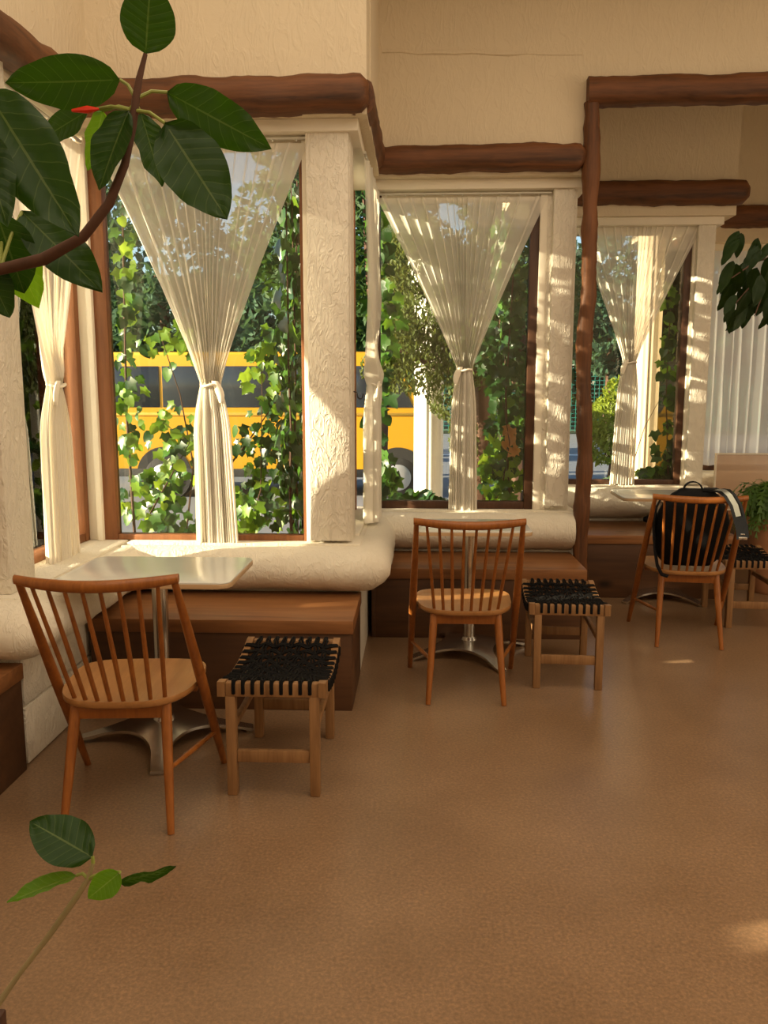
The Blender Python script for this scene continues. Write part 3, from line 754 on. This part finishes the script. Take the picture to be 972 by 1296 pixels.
# ------------------------------------------------------------------ fern in a terracotta pot
fp = thing('potted_fern', 'feathery green fern in a terracotta pot at the right picture edge', 'plant', (2.62, 5.98, 0))
MB().lathe([(.13, 0), (.15, .03), (.185, .50), (.205, .505), (.205, .56), (.185, .56), (.175, .53), (.0, .53)], (0, 0, 0), 28).build('pot', 'terracotta', fp)
MB().lathe([(.0, .525), (.172, .53), (.172, .545), (0, .55)], (0, 0, 0), 20).build('soil', 'soil', fp)
m_ = MB(); bm = m_.bm
for i in range(280):
    a = rnd.uniform(0, 2*math.pi); ln = rnd.uniform(.22, .40); up = rnd.uniform(.10, .34); out = rnd.uniform(.5, 1); prev = None
    for k in range(15):
        t = k/14; rr = ln*out*(t**.9); z = .54+up*math.sin(t*2.5)*1.0-.22*t*t*out
        c = V((rr*math.cos(a+.4*t), rr*math.sin(a+.4*t), z)); 
        if prev is not None:
            d = (c-prev).normalized(); s = d.cross(V((0, 0, 1))).normalized(); wd = .052*math.sin(math.pi*min(1, .12+t*.88))
            for sg in (-1, 1):
                e = c+s*sg*wd+d*.012+V((0, 0, rnd.uniform(-.012, .008)))
                bm.faces.new((bm.verts.new(prev), bm.verts.new(c), bm.verts.new(e)))
        prev = c
m_.build('fronds', 'fern', fp, smooth=False, kind='stuff')
# ------------------------------------------------------------------ rubber plants in the foreground
def leaf_me(L, W, fold, curl, mat, seed=0, twist=0):
    m_ = MB(); NR, NC = 14, 8; rows = []; uvs = []
    for i in range(NR+1):
        t = i/NR; hw = W/2*(math.sin(math.pi*t**.82)**.72)*(1 if t < .9 else 1-(t-.9)*2.5)
        r = []
        for j in range(NC+1):
            s = -1+2*j/NC; x = s*hw
            z = fold*abs(x)-curl*L*t*t+.010*L*noise.noise(V((t*5, s*2, seed)))*8*abs(s)
            tw = twist*t; r.append(V((x*math.cos(tw)-z*math.sin(tw)*.3, L*t, z+x*math.sin(tw)))); uvs.append(((s+1)/2, t))
        rows.append(r)
    m_.grid(rows); me = m_.mesh('leaf', mat, smooth=True, angle=180)
    ul = me.uv_layers.new(name='UVMap')
    for lp in me.loops: ul.data[lp.index].uv = uvs[lp.vertex_index]
    return me
def frame_mat(base, tip, facing, roll=0):
    y = (tip-base).normalized(); n = facing-y*facing.dot(y); n.normalize()
    if roll: n = Matrix.Rotation(roll, 3, y) @ n
    x = y.cross(n); mt = Matrix((x, y, n)).transposed().to_4x4(); mt.translation = base; return mt
pl = thing('planter', 'dark wooden planter box at the bottom left corner', 'planter', (-.905, .935, 0))
for a in ((-.24, .24, -.24, -.215), (-.24, .24, .215, .24)): MB().box(a[0], a[1], a[2], a[3], 0, .455, .004).build('side_board', 'planter', pl)
for a in ((-.24, -.215), (.215, .24)): MB().box(a[0], a[1], -.214, .214, 0, .455, .004).build('side_board', 'planter', pl)
MB().box(-.214, .214, -.214, .214, .05, .41, .01).build('soil', 'soil', pl)
def rubber(name, label, origin, stem, srad, leaves, stem_mat):
    o = V(origin); root = thing(name, label, 'plant', o)
    MB().tube([V(p)-o for p in stem], srad, 10, True, .0022, 5).build('stem', stem_mat, root)
    for k, L in enumerate(leaves):
        att, b, t, wpx, y0, y1, mat, roll, fold, curl = L
        B, T = at(*b, y=y0), at(*t, y=y1); A = V(att)
        W = wpx/F*((B+T)/2-CAM).dot(cf)
        me = leaf_me((T-B).length, W, fold, curl, mat, k, 0)
        fac = (CAM-(B+T)/2).normalized()
        lf = inst('leaf', me, root, Matrix.Translation(-o) @ frame_mat(B, T, fac, roll))
        if (A-B).length > .004:
            mid = A.lerp(B, .5)+V((0, 0, .006))
            MB().tube([A-o, mid-o, B-o], [.003, .0026, .0026], 7).build('petiole', 'petiole', root)
    return root
Y = 1.25
S = [(-.90, 1.04, .40), (-.88, 1.10, .9), (-.85, 1.2, 1.35), (-.76, 1.24, 1.58)]+[tuple(at(a, b_, y=Y)) for a, b_ in ((-40, 349), (0, 341), (55, 328), (105, 300), (138, 258), (158, 208), (168, 160), (172, 125), (176, 100), (184, 68))]
nd = V(S[-3]); nd2 = V(at(171, 140, y=Y))
LV = [  # attach, base px, tip px, width px, y base, y tip, material, roll, fold, curl
 (S[-1], (184, 68), (191, -28), 70, Y, Y-.03, 'rubber', .2, .12, .02),
 (V(S[-3]), (152, 101), (7, 107), 66, Y, Y-.06, 'rubber', -.25, .12, .06),
 (nd2, (112, 140), (44, 180), 36, Y+.02, Y+.05, 'rubber', .5, .1, .03),
 (nd2, (163, 140), (122, 238), 56, Y, Y-.02, 'rubber', .75, .35, .05),
 (nd2, (130, 140), (113, 216), 44, Y+.03, Y+.02, 'rubber_sunlit', -.7, .3, .05),
 (nd2, (178, 142), (206, 236), 44, Y+.03, Y+.05, 'rubber', -.5, .2, .03),
 (V(S[-3]), (212, 117), (341, 188), 62, Y+.02, Y+.0, 'rubber', .1, .12, .05),
 (nd2, (209, 156), (287, 276), 84, Y-.02, Y-.05, 'rubber', -.15, .10, .03),
 (at(-30, 200, y=1.1), (-18, 112), (96, 296), 92, 1.12, 1.06, 'rubber', .1, .15, .03),
 (at(-30, 200, y=1.1), (-28, 160), (8, 285), 60, 1.08, 1.03, 'rubber', .2, .12, .03),
 (V(S[5]), (28, 268), (129, 368), 64, Y+.05, Y+.02, 'rubber', -.25, .14, .03),
 (V(S[5]), (5, 284), (46, 392), 66, Y+.06, Y+.10, 'rubber_sunlit', .6, .2, .06),
 (V(S[4]), (-22, 330), (12, 402), 46, Y+.03, Y+.03, 'rubber', .1, .2, .03),
 (V(S[4]), (-4, 270), (30, 372), 70, Y+.02, Y+.05, 'rubber', .3, .2, .03),
]
rp = rubber('rubber_plant', 'large rubber plant branch with dark leaves arching in at upper left', (-.90, 1.04, .40), S, [.012, .012, .012, .011, .009, .0085, .0085, .008, .0078, .007, .0065, .006, .005, .004], LV, 'bark2')
B0, T0 = at(125, 138, y=Y-.02), at(91, 140, y=Y-.02); o_ = V((-.90, 1.04, .40))
MB().tube([B0-o_, B0.lerp(T0, .4)-o_, T0-o_], [.0015, .0055, .002], 8).build('red_sheath', 'red', rp, label='red leaf sheath')
Y2 = 1.12
S2 = [(-.72, 1.06, .40), tuple(at(-12, 1284, y=Y2)), tuple(at(25, 1232, y=Y2)), tuple(at(62, 1184, y=Y2)), tuple(at(98, 1134, y=Y2)), tuple(at(112, 1112, y=Y2)), tuple(at(118, 1092, y=Y2))]
LV2 = [
 (S2[-1], (117, 1085), (37, 1038), 62, Y2, Y2+.02, 'rubber', .2, .10, .04),
 (S2[-2], (97, 1108), (8, 1138), 40, Y2, Y2-.05, 'rubber_sunlit', 1.05, .25, .06),
 (S2[-2], (152, 1104), (111, 1138), 36, Y2-.03, Y2-.05, 'rubber_sunlit', -.2, .12, .04),
 (S2[-2], (150, 1117), (221, 1102), 24, Y2, Y2-.04, 'rubber', 1.0, .15, .05),
]
rubber('rubber_plant', 'young rubber plant shoot with five leaves at bottom left', (-.72, 1.06, .40), S2, [.006, .0055, .005, .0045, .004, .0035, .003], LV2, 'twig')
# weeping fig coming in at the right edge
o_ = V((1.95, 3.1, 0)); fg = thing('weeping_fig', 'dark-leaved fig branch hanging in at the right picture edge', 'plant', o_)
MB().lathe([(.15, 0), (.19, .36), (.20, .40), (.18, .40), (0, .37)], (0, 0, 0), 20).build('pot', 'planter', fg)
MB().tube([(0, 0, .36), (.03, .02, 1.0), (-.05, 0, 1.7), (-.25, 0, 2.02), (-.5, -.05, 2.08)], [.022, .02, .017, .012, .006], 9).build('trunk', 'bark', fg)
lmf = [leaf_me(1, .40, .2, .12, 'ficus', q) for q in range(3)]
for bpts in (((-.25, 0, 2.02), (958, 330), (926, 352)), ((-.25, 0, 2.02), (965, 345), (930, 385)), ((-.25, 0, 2.0), (970, 360), (955, 400))):
    p0 = V(bpts[0]); p1 = at(*bpts[1], y=3.05)-o_; p2 = at(*bpts[2], y=3.0)-o_
    MB().tube([p0, p1, p2], [.006, .004, .002], 6).build('twig', 'bark', fg)
for k in range(60):
    px = rnd.uniform(921, 1000); py = rnd.uniform(292, 388)
    b_ = at(px, py, y=3.05+rnd.uniform(-.15, .15)); ln = rnd.uniform(.075, .125)
    d = V((rnd.uniform(-.75, .35), rnd.uniform(-.5, .5), -1)).normalized()
    fac = ((CAM-b_).normalized()+V((rnd.uniform(-.8, .8), 0, rnd.uniform(-.5, .9)))).normalized()
    inst('leaf', lmf[k % 3], fg, Matrix.Translation(-o_) @ frame_mat(b_, b_+d*ln, fac) @ Matrix.Scale(ln, 4))
# ------------------------------------------------------------------ outside: ground
GZ = -.32
struct(MB().box(-60, 60, 2, 9.5, GZ-.2, GZ).box(-60, -3.2, -30, 2, GZ-.2, GZ), 'ground', 'grass')
struct(MB().box(-60, 60, 9.5, 37, GZ-.2, GZ-.03), 'road', 'road')
struct(MB().box(-60, 60, 37, 120, GZ-.2, GZ), 'ground', 'grass')
tag(MB().box(-30, 30, 24.0, 24.25, GZ-.03, GZ-.022).build('road_line', 'line'), 'white painted line on the grey-blue road outside', 'road marking')
# ------------------------------------------------------------------ yellow minibus
bx0, bx1, by = -5.6, .36, 14.0
bus = thing('minibus', 'yellow minibus parked on the road outside the left windows', 'bus', ((bx0+bx1)/2, by+1.0, GZ-.03))
bo = V(((bx0+bx1)/2, by+1.0, GZ-.03)); LX = (bx1-bx0)/2
prof = [(-LX, .36), (-LX-.02, 1.0), (-LX+.03, 1.6), (-LX+.12, 2.35), (-LX+.25, 2.5), (LX-1.0, 2.5), (LX-.75, 2.4), (LX-.30, 1.55), (LX-.05, 1.40), (LX, 1.0), (LX, .36)]
m_ = MB(); a_ = [m_.bm.verts.new((x, -1.0, z)) for x, z in prof]; b_ = [m_.bm.verts.new((x, 1.0, z)) for x, z in prof]
n_ = len(prof); f1 = m_.bm.faces.new(a_); f2 = m_.bm.faces.new(b_[::-1])
for i in range(n_): m_.bm.faces.new((a_[i], a_[(i+1) % n_], b_[(i+1) % n_], b_[i]))
bmesh.ops.bevel(m_.bm, geom=list(f1.edges)+list(f2.edges), offset=.07, segments=3, profile=.5, affect='EDGES')
m_.build('body', 'yellow', bus)
wx = [-LX+.2+1.02*i for i in range(5)]
for x in wx: MB().box(x, x+.97, -1.012, -.99, 1.56, 2.26, .01).build('side_window', 'busglass', bus)
m_ = MB(); pv = [(LX-.98, 1.56), (LX-.42, 1.56), (LX-.74, 2.26), (LX-.98, 2.26)]
f = [m_.bm.verts.new((x, -1.012, z)) for x, z in pv]; g = [m_.bm.verts.new((x, -.99, z)) for x, z in pv]
m_.bm.faces.new(f); m_.bm.faces.new(g[::-1])
for i in range(4): m_.bm.faces.new((f[i], f[(i+1) % 4], g[(i+1) % 4], g[i]))
m_.build('side_window', 'busglass', bus)
MB().box(-LX+.05, LX-.1, -1.02, -.99, 1.42, 1.47, .005).build('belt_trim', 'yellow2', bus)
MB().box(-LX+.05, LX-.02, -1.02, -.99, .36, .50, .005).build('sill_trim', 'tyre', bus)
for x in (-LX+1.2, LX-.66-.02):
    MB().tube([(x, -1.012, .40), (x, -.7, .40)], .48, 32).build('wheel_arch', 'tyre', bus)
    for yy in (-.88, .88):
        wh = MB().tube([(x, yy-.15, .36), (x, yy-.12, .36), (x, yy+.12, .36), (x, yy+.15, .36)], [.32, .36, .36, .32], 28).build('wheel', 'tyre', bus)
        MB().tube([(x, yy-.17, .36), (x, yy-.14, .36)], [.20, .24], 24).build('hubcap', 'hub', wh)
# ------------------------------------------------------------------ fluted columns
def column(x, y, r, h, mat, label):
    c = thing('fluted_column', label, 'column', (x, y, GZ))
    N = 72; rows = []
    for z in (.30, h-.25):
        rows.append([((r*(1-.09*abs(math.cos(8*a))**.6))*math.cos(a), (r*(1-.09*abs(math.cos(8*a))**.6))*math.sin(a), z) for a in [2*math.pi*k/N for k in range(N)]])
    m_ = MB(); vr = m_.grid(rows, True); m_.bm.faces.new(vr[0][::-1]); m_.bm.faces.new(vr[-1]); m_.build('shaft', mat, c, angle=60)
    MB().lathe([(r*1.35, 0), (r*1.35, .14), (r*1.15, .17), (r*1.2, .24), (r*1.02, .30)], (0, 0, 0), 32).build('base', mat, c)
    MB().lathe([(r*1.0, h-.25), (r*1.18, h-.2), (r*1.15, h-.12), (r*1.4, h-.1), (r*1.4, h)], (0, 0, 0), 32).build('capital', mat, c)
column(.115, 8.0, .15, 3.0, 'colw', 'white fluted column standing outside behind the central window')
column(1.965, 7.17, .115, 3.6, 'colb', 'beige sunlit fluted column outside the third window')
# ------------------------------------------------------------------ fence
fe = thing('wire_fence', 'teal wire mesh fence beyond the road outside', 'fence', (0, 36.5, GZ))
for i in range(25): MB().box(-30+2.5*i-.04, -30+2.5*i+.04, -.04, .04, 0, 2.9).build('fence_post', 'fence', fe)
m_ = MB()
for z in [.15+.18*k for k in range(16)]: m_.box(-30, 30, -.012, .012, z, z+.02)
for i in range(300): m_.box(-30+.2*i-.008, -30+.2*i+.008, -.012, .012, .1, 2.9)
m_.build('mesh', 'fence', fe, smooth=False, kind='stuff')
# ------------------------------------------------------------------ trees
def foliage(bm, c, rx, ry, rz, n, size, droop=0):
    for _ in range(n):
        while True:
            p = V((rnd.uniform(-1, 1), rnd.uniform(-1, 1), rnd.uniform(-1, 1)))
            if .15 < p.length < 1: break
        p = p.normalized()*(p.length**.5)
        q = V(c)+V((p.x*rx, p.y*ry, p.z*rz)); q += V((noise.noise(q*.9), noise.noise(q*.9+V((5, 0, 0))), noise.noise(q*.9+V((0, 9, 0)))))*.35*min(rx, rz)
        a = V((rnd.uniform(-1, 1), rnd.uniform(-1, 1), rnd.uniform(-1, 1)-droop)).normalized(); b = a.cross(V((rnd.uniform(-1, 1), rnd.uniform(-1, 1), rnd.uniform(-1, 1)))).normalized()
        s = size*rnd.uniform(.6, 1.3)
        bm.faces.new([bm.verts.new(v) for v in (q-a*s, q+b*s*.45, q+a*s, q-b*s*.45)])
def tree(x, y, h, crown, mat, label, n=3500, size=.16, trunk_h=None, droop=0, group=None, name='tree'):
    t = thing(name, label, 'tree', (x, y, GZ), 0, group)
    th = trunk_h or h*.5
    MB().tube([(0, 0, 0), (.05, 0, th*.5), (0, .05, th)], [h*.025, h*.02, h*.012], 9).build('trunk', 'bark', t)
    m_ = MB()
    tot = sum(c[3]*c[4]*c[5] for c in crown)
    for cx, cy, cz, rx, ry, rz in crown: foliage(m_.bm, (cx, cy, cz), rx, ry, rz, int(n*rx*ry*rz/tot), size, droop)
    m_.build('foliage', mat, t, smooth=False, kind='stuff')
    for k in range(3):
        c = crown[k % len(crown)]; MB().tube([(0, 0, th*.7), (c[0]*.6, c[1]*.6, (th*.7+c[2])/2), (c[0], c[1], c[2])], [h*.010, h*.007, h*.003], 6).build('branch', 'bark', t)
    return t
for i in range(18):
    x = -46+5.0*i; y = 41+5.5*(i % 2); h = rnd.uniform(7.5, 10)
    tree(x, y, h, [(0, 0, h*.55, 3.1, 2.0, h*.40), (rnd.uniform(-.8, .8), 0, h*.8, 2.0, 1.6, h*.22), (.3, .2, h*.3, 2.9, 1.8, h*.30)], 'treeb', 'dark green tree in the row beyond the teal fence', 4200, .34, h*.5, 0, 'row of trees beyond the road')
tree(-1.9, 17.5, 7.5, [(0, 0, 5.0, 1.7, 1.4, 2.0), (.9, 0, 3.9, 1.2, 1.1, 1.2), (-.4, 0, 6.5, 1.1, 1, 1.1)], 'tree', 'tall dark tree behind the minibus, seen at the right of the left window', 6000, .13)
tree(-.55, 11.2, 5.4, [(0, 0, 4.0, .95, .9, 1.3), (.6, .2, 3.2, .7, .7, .8), (-.2, 0, 5.0, .7, .7, .7)], 'tree', 'leafy tree outside the upper left of the central window', 4500, .085)
tree(1.55, 12.5, 5.6, [(0, 0, 3.0, .9, 1.0, 2.2), (-.2, 0, 4.6, .8, .8, .9), (-.2, .2, 1.9, .75, .8, 1.2)], 'tree', 'dark tree outside the right part of the central window', 5500, .09)
er = V((.55, 7.45, GZ))
def ec(px, py, y, rx, ry, rz): q = at(px, py, y=y)-er; return (q.x, q.y, q.z, rx, ry, rz)
tree(er.x, er.y, 3.8, [ec(500, 440, 7.3, .24, .25, .32), (ec(545, 410, 7.4, .40, .3, .40)), ec(585, 440, 7.3, .30, .25, .40), ec(480, 465, 7.2, .16, .2, .16), ec(520, 475, 7.2, .26, .25, .20), ec(566, 500, 7.2, .22, .2, .26), ec(585, 560, 7.3, .14, .15, .36), ec(530, 330, 7.5, .45, .3, .38), ec(600, 360, 7.5, .42, .3, .5)], 'conifer', 'olive evergreen drooping over the white column outside the central window', 15000, .026, 2.7, 1.3, None, 'evergreen_tree')
tree(at(773, 520, y=15.5).x, 15.5, 2.2, [(0, 0, 1.25, .42, .4, .55), (.1, 0, 1.75, .26, .25, .35), (-.15, 0, .8, .35, .3, .35)], 'shrub', 'yellow-green shrub on the road side outside the third window', 2600, .06, .8, .5, None, 'shrub')
tree(at(765, 420, y=34).x, 33, 8.0, [(0, 0, 5.2, 2.6, 1.6, 2.6), (.8, 0, 3.6, 2.2, 1.3, 1.6)], 'treeb', 'broad dark tree outside at the left of the third window', 4500, .2)
tree(-6.3, 20.5, 8.5, [(0, 0, 5.0, 1.8, 1.4, 2.6), (.5, 0, 3.2, 1.4, 1.2, 1.5), (-.3, 0, 7.2, 1.2, 1, 1.3)], 'treeb', 'tall hazy tree behind the minibus, seen at the left of the left window', 6000, .15)
tree(-8.6, 17.5, 2.6, [(0, 0, 1.3, 1.0, .9, .9)], 'treeh', 'low pale bushy tree outside the left side window', 2600, .11)
tree(-10.4, 22, 5.6, [(0, 0, 2.4, 2.0, 1.5, 2.0), (0, 0, 4.3, 1.4, 1.2, 1.2)], 'treeh', 'greyish bushy tree further out of the left side window', 2600, .16)
# ------------------------------------------------------------------ climbing vines
def vine_leaf(mat, kind):
    if kind == 0: pts = [(0, 0), (.24, -.12), (.50, .10), (.40, .34), (.55, .62), (.28, .62), (0, 1.0), (-.28, .62), (-.55, .62), (-.40, .34), (-.50, .10), (-.24, -.12)]
    elif kind == 1: pts = [(0, 0), (.22, -.10), (.48, .12), (.46, .45), (.26, .78), (0, 1.0), (-.26, .78), (-.46, .45), (-.48, .12), (-.22, -.10)]
    else: pts = [(0, .02), (.30, -.16), (.44, .22), (.62, .50), (.30, .52), (.20, .80), (0, 1.05), (-.20, .80), (-.30, .52), (-.62, .50), (-.44, .22), (-.30, -.16)]
    m_ = MB(); c = m_.bm.verts.new((0, .38, .0)); vs = [m_.bm.verts.new((x, y, .20*abs(x)-.22*(y-.3)**2)) for x, y in pts]
    for i in range(len(vs)): m_.bm.faces.new((c, vs[i], vs[(i+1) % len(vs)]))
    return m_.mesh('leaf', mat, smooth=True, angle=180)
VL = {k: [vine_leaf(k, q) for q in range(3)] for k in ('ivy', 'ivyb', 'ivyd', 'ivyo')}
def vine(label, foot, clusters, strands, size=(.045, .085), face=(0, -1, .25)):
    """clusters: (px, py, rx, ry, n, y0, y1, mix) measured in the photograph, at distance y0..y1; strands: world polylines"""
    o = V(foot); t = thing('climbing_vine', label, 'vine', o)
    for pts, r in strands:
        MB().tube([V(p)-o for p in pts], [r*(1-.6*i/(len(pts)-1)) for i in range(len(pts))], 6).build('stem', 'bark', t)
    for px, py, rx, ry, n, y0, y1, mix in clusters:
        for _ in range(int(n*1.55)):
            a = rnd.uniform(0, 6.283); r = math.sqrt(rnd.random())
            p = at(px+rx*r*math.cos(a), py+ry*r*math.sin(a), y=rnd.uniform(y0, y1))
            s = rnd.uniform(*size); d = V((rnd.uniform(-.8, .8), rnd.uniform(-.5, .5), -1+rnd.uniform(-.2, .7))).normalized()
            f = (V(face)+V((rnd.uniform(-.8, .8), rnd.uniform(-.4, .4), rnd.uniform(-.6, .8)))).normalized()
            k = rnd.choice(mix)
            inst('leaf', rnd.choice(VL[k]), t, Matrix.Translation(-o) @ frame_mat(p, p+d, f) @ Matrix.Scale(s, 4))
    return t
g_, b_, d_, o_ = 'ivy', 'ivyb', 'ivyd', 'ivyo'
def P(px, py, y): return tuple(at(px, py, y=y))
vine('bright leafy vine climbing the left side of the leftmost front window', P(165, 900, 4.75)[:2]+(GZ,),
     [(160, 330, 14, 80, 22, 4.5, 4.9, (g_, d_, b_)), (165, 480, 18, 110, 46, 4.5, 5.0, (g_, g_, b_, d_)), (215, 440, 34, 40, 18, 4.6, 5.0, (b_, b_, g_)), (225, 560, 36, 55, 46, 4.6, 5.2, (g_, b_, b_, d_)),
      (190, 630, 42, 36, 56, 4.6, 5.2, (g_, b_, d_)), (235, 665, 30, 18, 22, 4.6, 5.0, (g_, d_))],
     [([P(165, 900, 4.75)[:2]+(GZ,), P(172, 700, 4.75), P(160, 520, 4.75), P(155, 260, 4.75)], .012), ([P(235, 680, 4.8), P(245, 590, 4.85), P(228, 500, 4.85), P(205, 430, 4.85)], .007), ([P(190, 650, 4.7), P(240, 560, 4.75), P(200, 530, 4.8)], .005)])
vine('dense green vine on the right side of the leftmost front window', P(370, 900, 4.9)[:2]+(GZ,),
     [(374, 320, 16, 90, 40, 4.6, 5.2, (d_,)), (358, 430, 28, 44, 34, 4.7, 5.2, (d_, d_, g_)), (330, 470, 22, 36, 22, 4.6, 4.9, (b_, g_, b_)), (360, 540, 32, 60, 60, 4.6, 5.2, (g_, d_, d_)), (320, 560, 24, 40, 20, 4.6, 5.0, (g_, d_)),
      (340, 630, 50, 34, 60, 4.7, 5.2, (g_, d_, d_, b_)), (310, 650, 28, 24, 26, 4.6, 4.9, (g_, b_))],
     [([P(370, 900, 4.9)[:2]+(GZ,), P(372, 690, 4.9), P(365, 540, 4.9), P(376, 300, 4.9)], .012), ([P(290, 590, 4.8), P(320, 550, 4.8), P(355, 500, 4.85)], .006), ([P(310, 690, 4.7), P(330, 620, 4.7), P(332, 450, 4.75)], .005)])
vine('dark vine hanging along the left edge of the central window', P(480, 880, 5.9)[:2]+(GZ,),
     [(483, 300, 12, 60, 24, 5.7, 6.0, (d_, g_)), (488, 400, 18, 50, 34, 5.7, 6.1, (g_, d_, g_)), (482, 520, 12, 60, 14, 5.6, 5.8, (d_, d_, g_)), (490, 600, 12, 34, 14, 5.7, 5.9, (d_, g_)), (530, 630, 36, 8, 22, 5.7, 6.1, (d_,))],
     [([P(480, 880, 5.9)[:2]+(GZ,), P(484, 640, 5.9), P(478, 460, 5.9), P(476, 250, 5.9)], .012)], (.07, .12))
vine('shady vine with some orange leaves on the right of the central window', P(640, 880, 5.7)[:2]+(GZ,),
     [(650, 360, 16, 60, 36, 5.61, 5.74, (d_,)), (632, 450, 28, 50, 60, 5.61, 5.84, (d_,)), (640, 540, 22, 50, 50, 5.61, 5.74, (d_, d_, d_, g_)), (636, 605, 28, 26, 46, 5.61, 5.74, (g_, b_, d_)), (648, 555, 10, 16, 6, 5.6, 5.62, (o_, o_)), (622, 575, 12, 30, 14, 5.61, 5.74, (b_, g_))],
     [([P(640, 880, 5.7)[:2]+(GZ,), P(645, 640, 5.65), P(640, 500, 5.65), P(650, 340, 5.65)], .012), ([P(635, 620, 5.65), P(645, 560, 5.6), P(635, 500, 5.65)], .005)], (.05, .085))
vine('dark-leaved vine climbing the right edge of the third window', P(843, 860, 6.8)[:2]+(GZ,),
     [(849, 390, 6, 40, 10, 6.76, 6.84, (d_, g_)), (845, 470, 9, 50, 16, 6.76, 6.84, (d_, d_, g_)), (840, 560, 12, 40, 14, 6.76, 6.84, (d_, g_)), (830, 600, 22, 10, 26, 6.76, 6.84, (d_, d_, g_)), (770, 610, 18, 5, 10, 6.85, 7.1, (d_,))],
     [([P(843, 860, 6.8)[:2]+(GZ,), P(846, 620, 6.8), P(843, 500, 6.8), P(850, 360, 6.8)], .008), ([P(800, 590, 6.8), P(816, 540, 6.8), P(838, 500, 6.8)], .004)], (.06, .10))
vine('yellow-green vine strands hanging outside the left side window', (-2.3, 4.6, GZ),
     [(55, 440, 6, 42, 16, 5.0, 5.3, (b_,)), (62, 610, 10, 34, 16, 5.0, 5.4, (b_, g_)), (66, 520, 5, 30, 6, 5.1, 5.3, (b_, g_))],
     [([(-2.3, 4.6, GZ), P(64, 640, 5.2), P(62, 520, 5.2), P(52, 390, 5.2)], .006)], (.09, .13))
def side_vine(label, x, y0, y1, z0, z1, n, mix, size):
    o = V((x, (y0+y1)/2, GZ)); t = thing('climbing_vine', label, 'vine', o)
    for k in range(3):
        ya = y0+(y1-y0)*(k+.5)/3
        pts = [V((x, ya, GZ))-o]+[V((x+.03*noise.noise(V((k, q, 1))), ya+.12*noise.noise(V((k*3, q*.8, 2))), z0+(z1-z0)*q/6))-o for q in range(7)]
        MB().tube(pts, [.010-.0009*q for q in range(8)], 6).build('stem', 'bark', t)
    for _ in range(n):
        p = V((x+rnd.uniform(-.06, .05), rnd.uniform(y0, y1), rnd.uniform(z0, z1))); s_ = rnd.uniform(*size)
        d = V((rnd.uniform(-.4, .4), rnd.uniform(-.8, .8), -1+rnd.uniform(-.2, .6))).normalized()
        f = V((-1, rnd.uniform(-.8, .3), rnd.uniform(-.4, .9))).normalized()
        inst('leaf', rnd.choice(VL[rnd.choice(mix)]), t, Matrix.Translation(-o) @ frame_mat(p, p+d, f) @ Matrix.Scale(s_, 4))
    return t
side_vine('dark vine covering the outside of the side window right of the pilaster', -.72, 4.5, 5.18, .5, 2.7, 280, (d_, d_, g_), (.07, .11))
side_vine('dark vine covering the side wall outside the right of the central window', .62, 5.75, 6.40, .5, 2.7, 280, (d_, d_, d_, g_), (.07, .11))
sc.cycles.transparent_max_bounces = 24
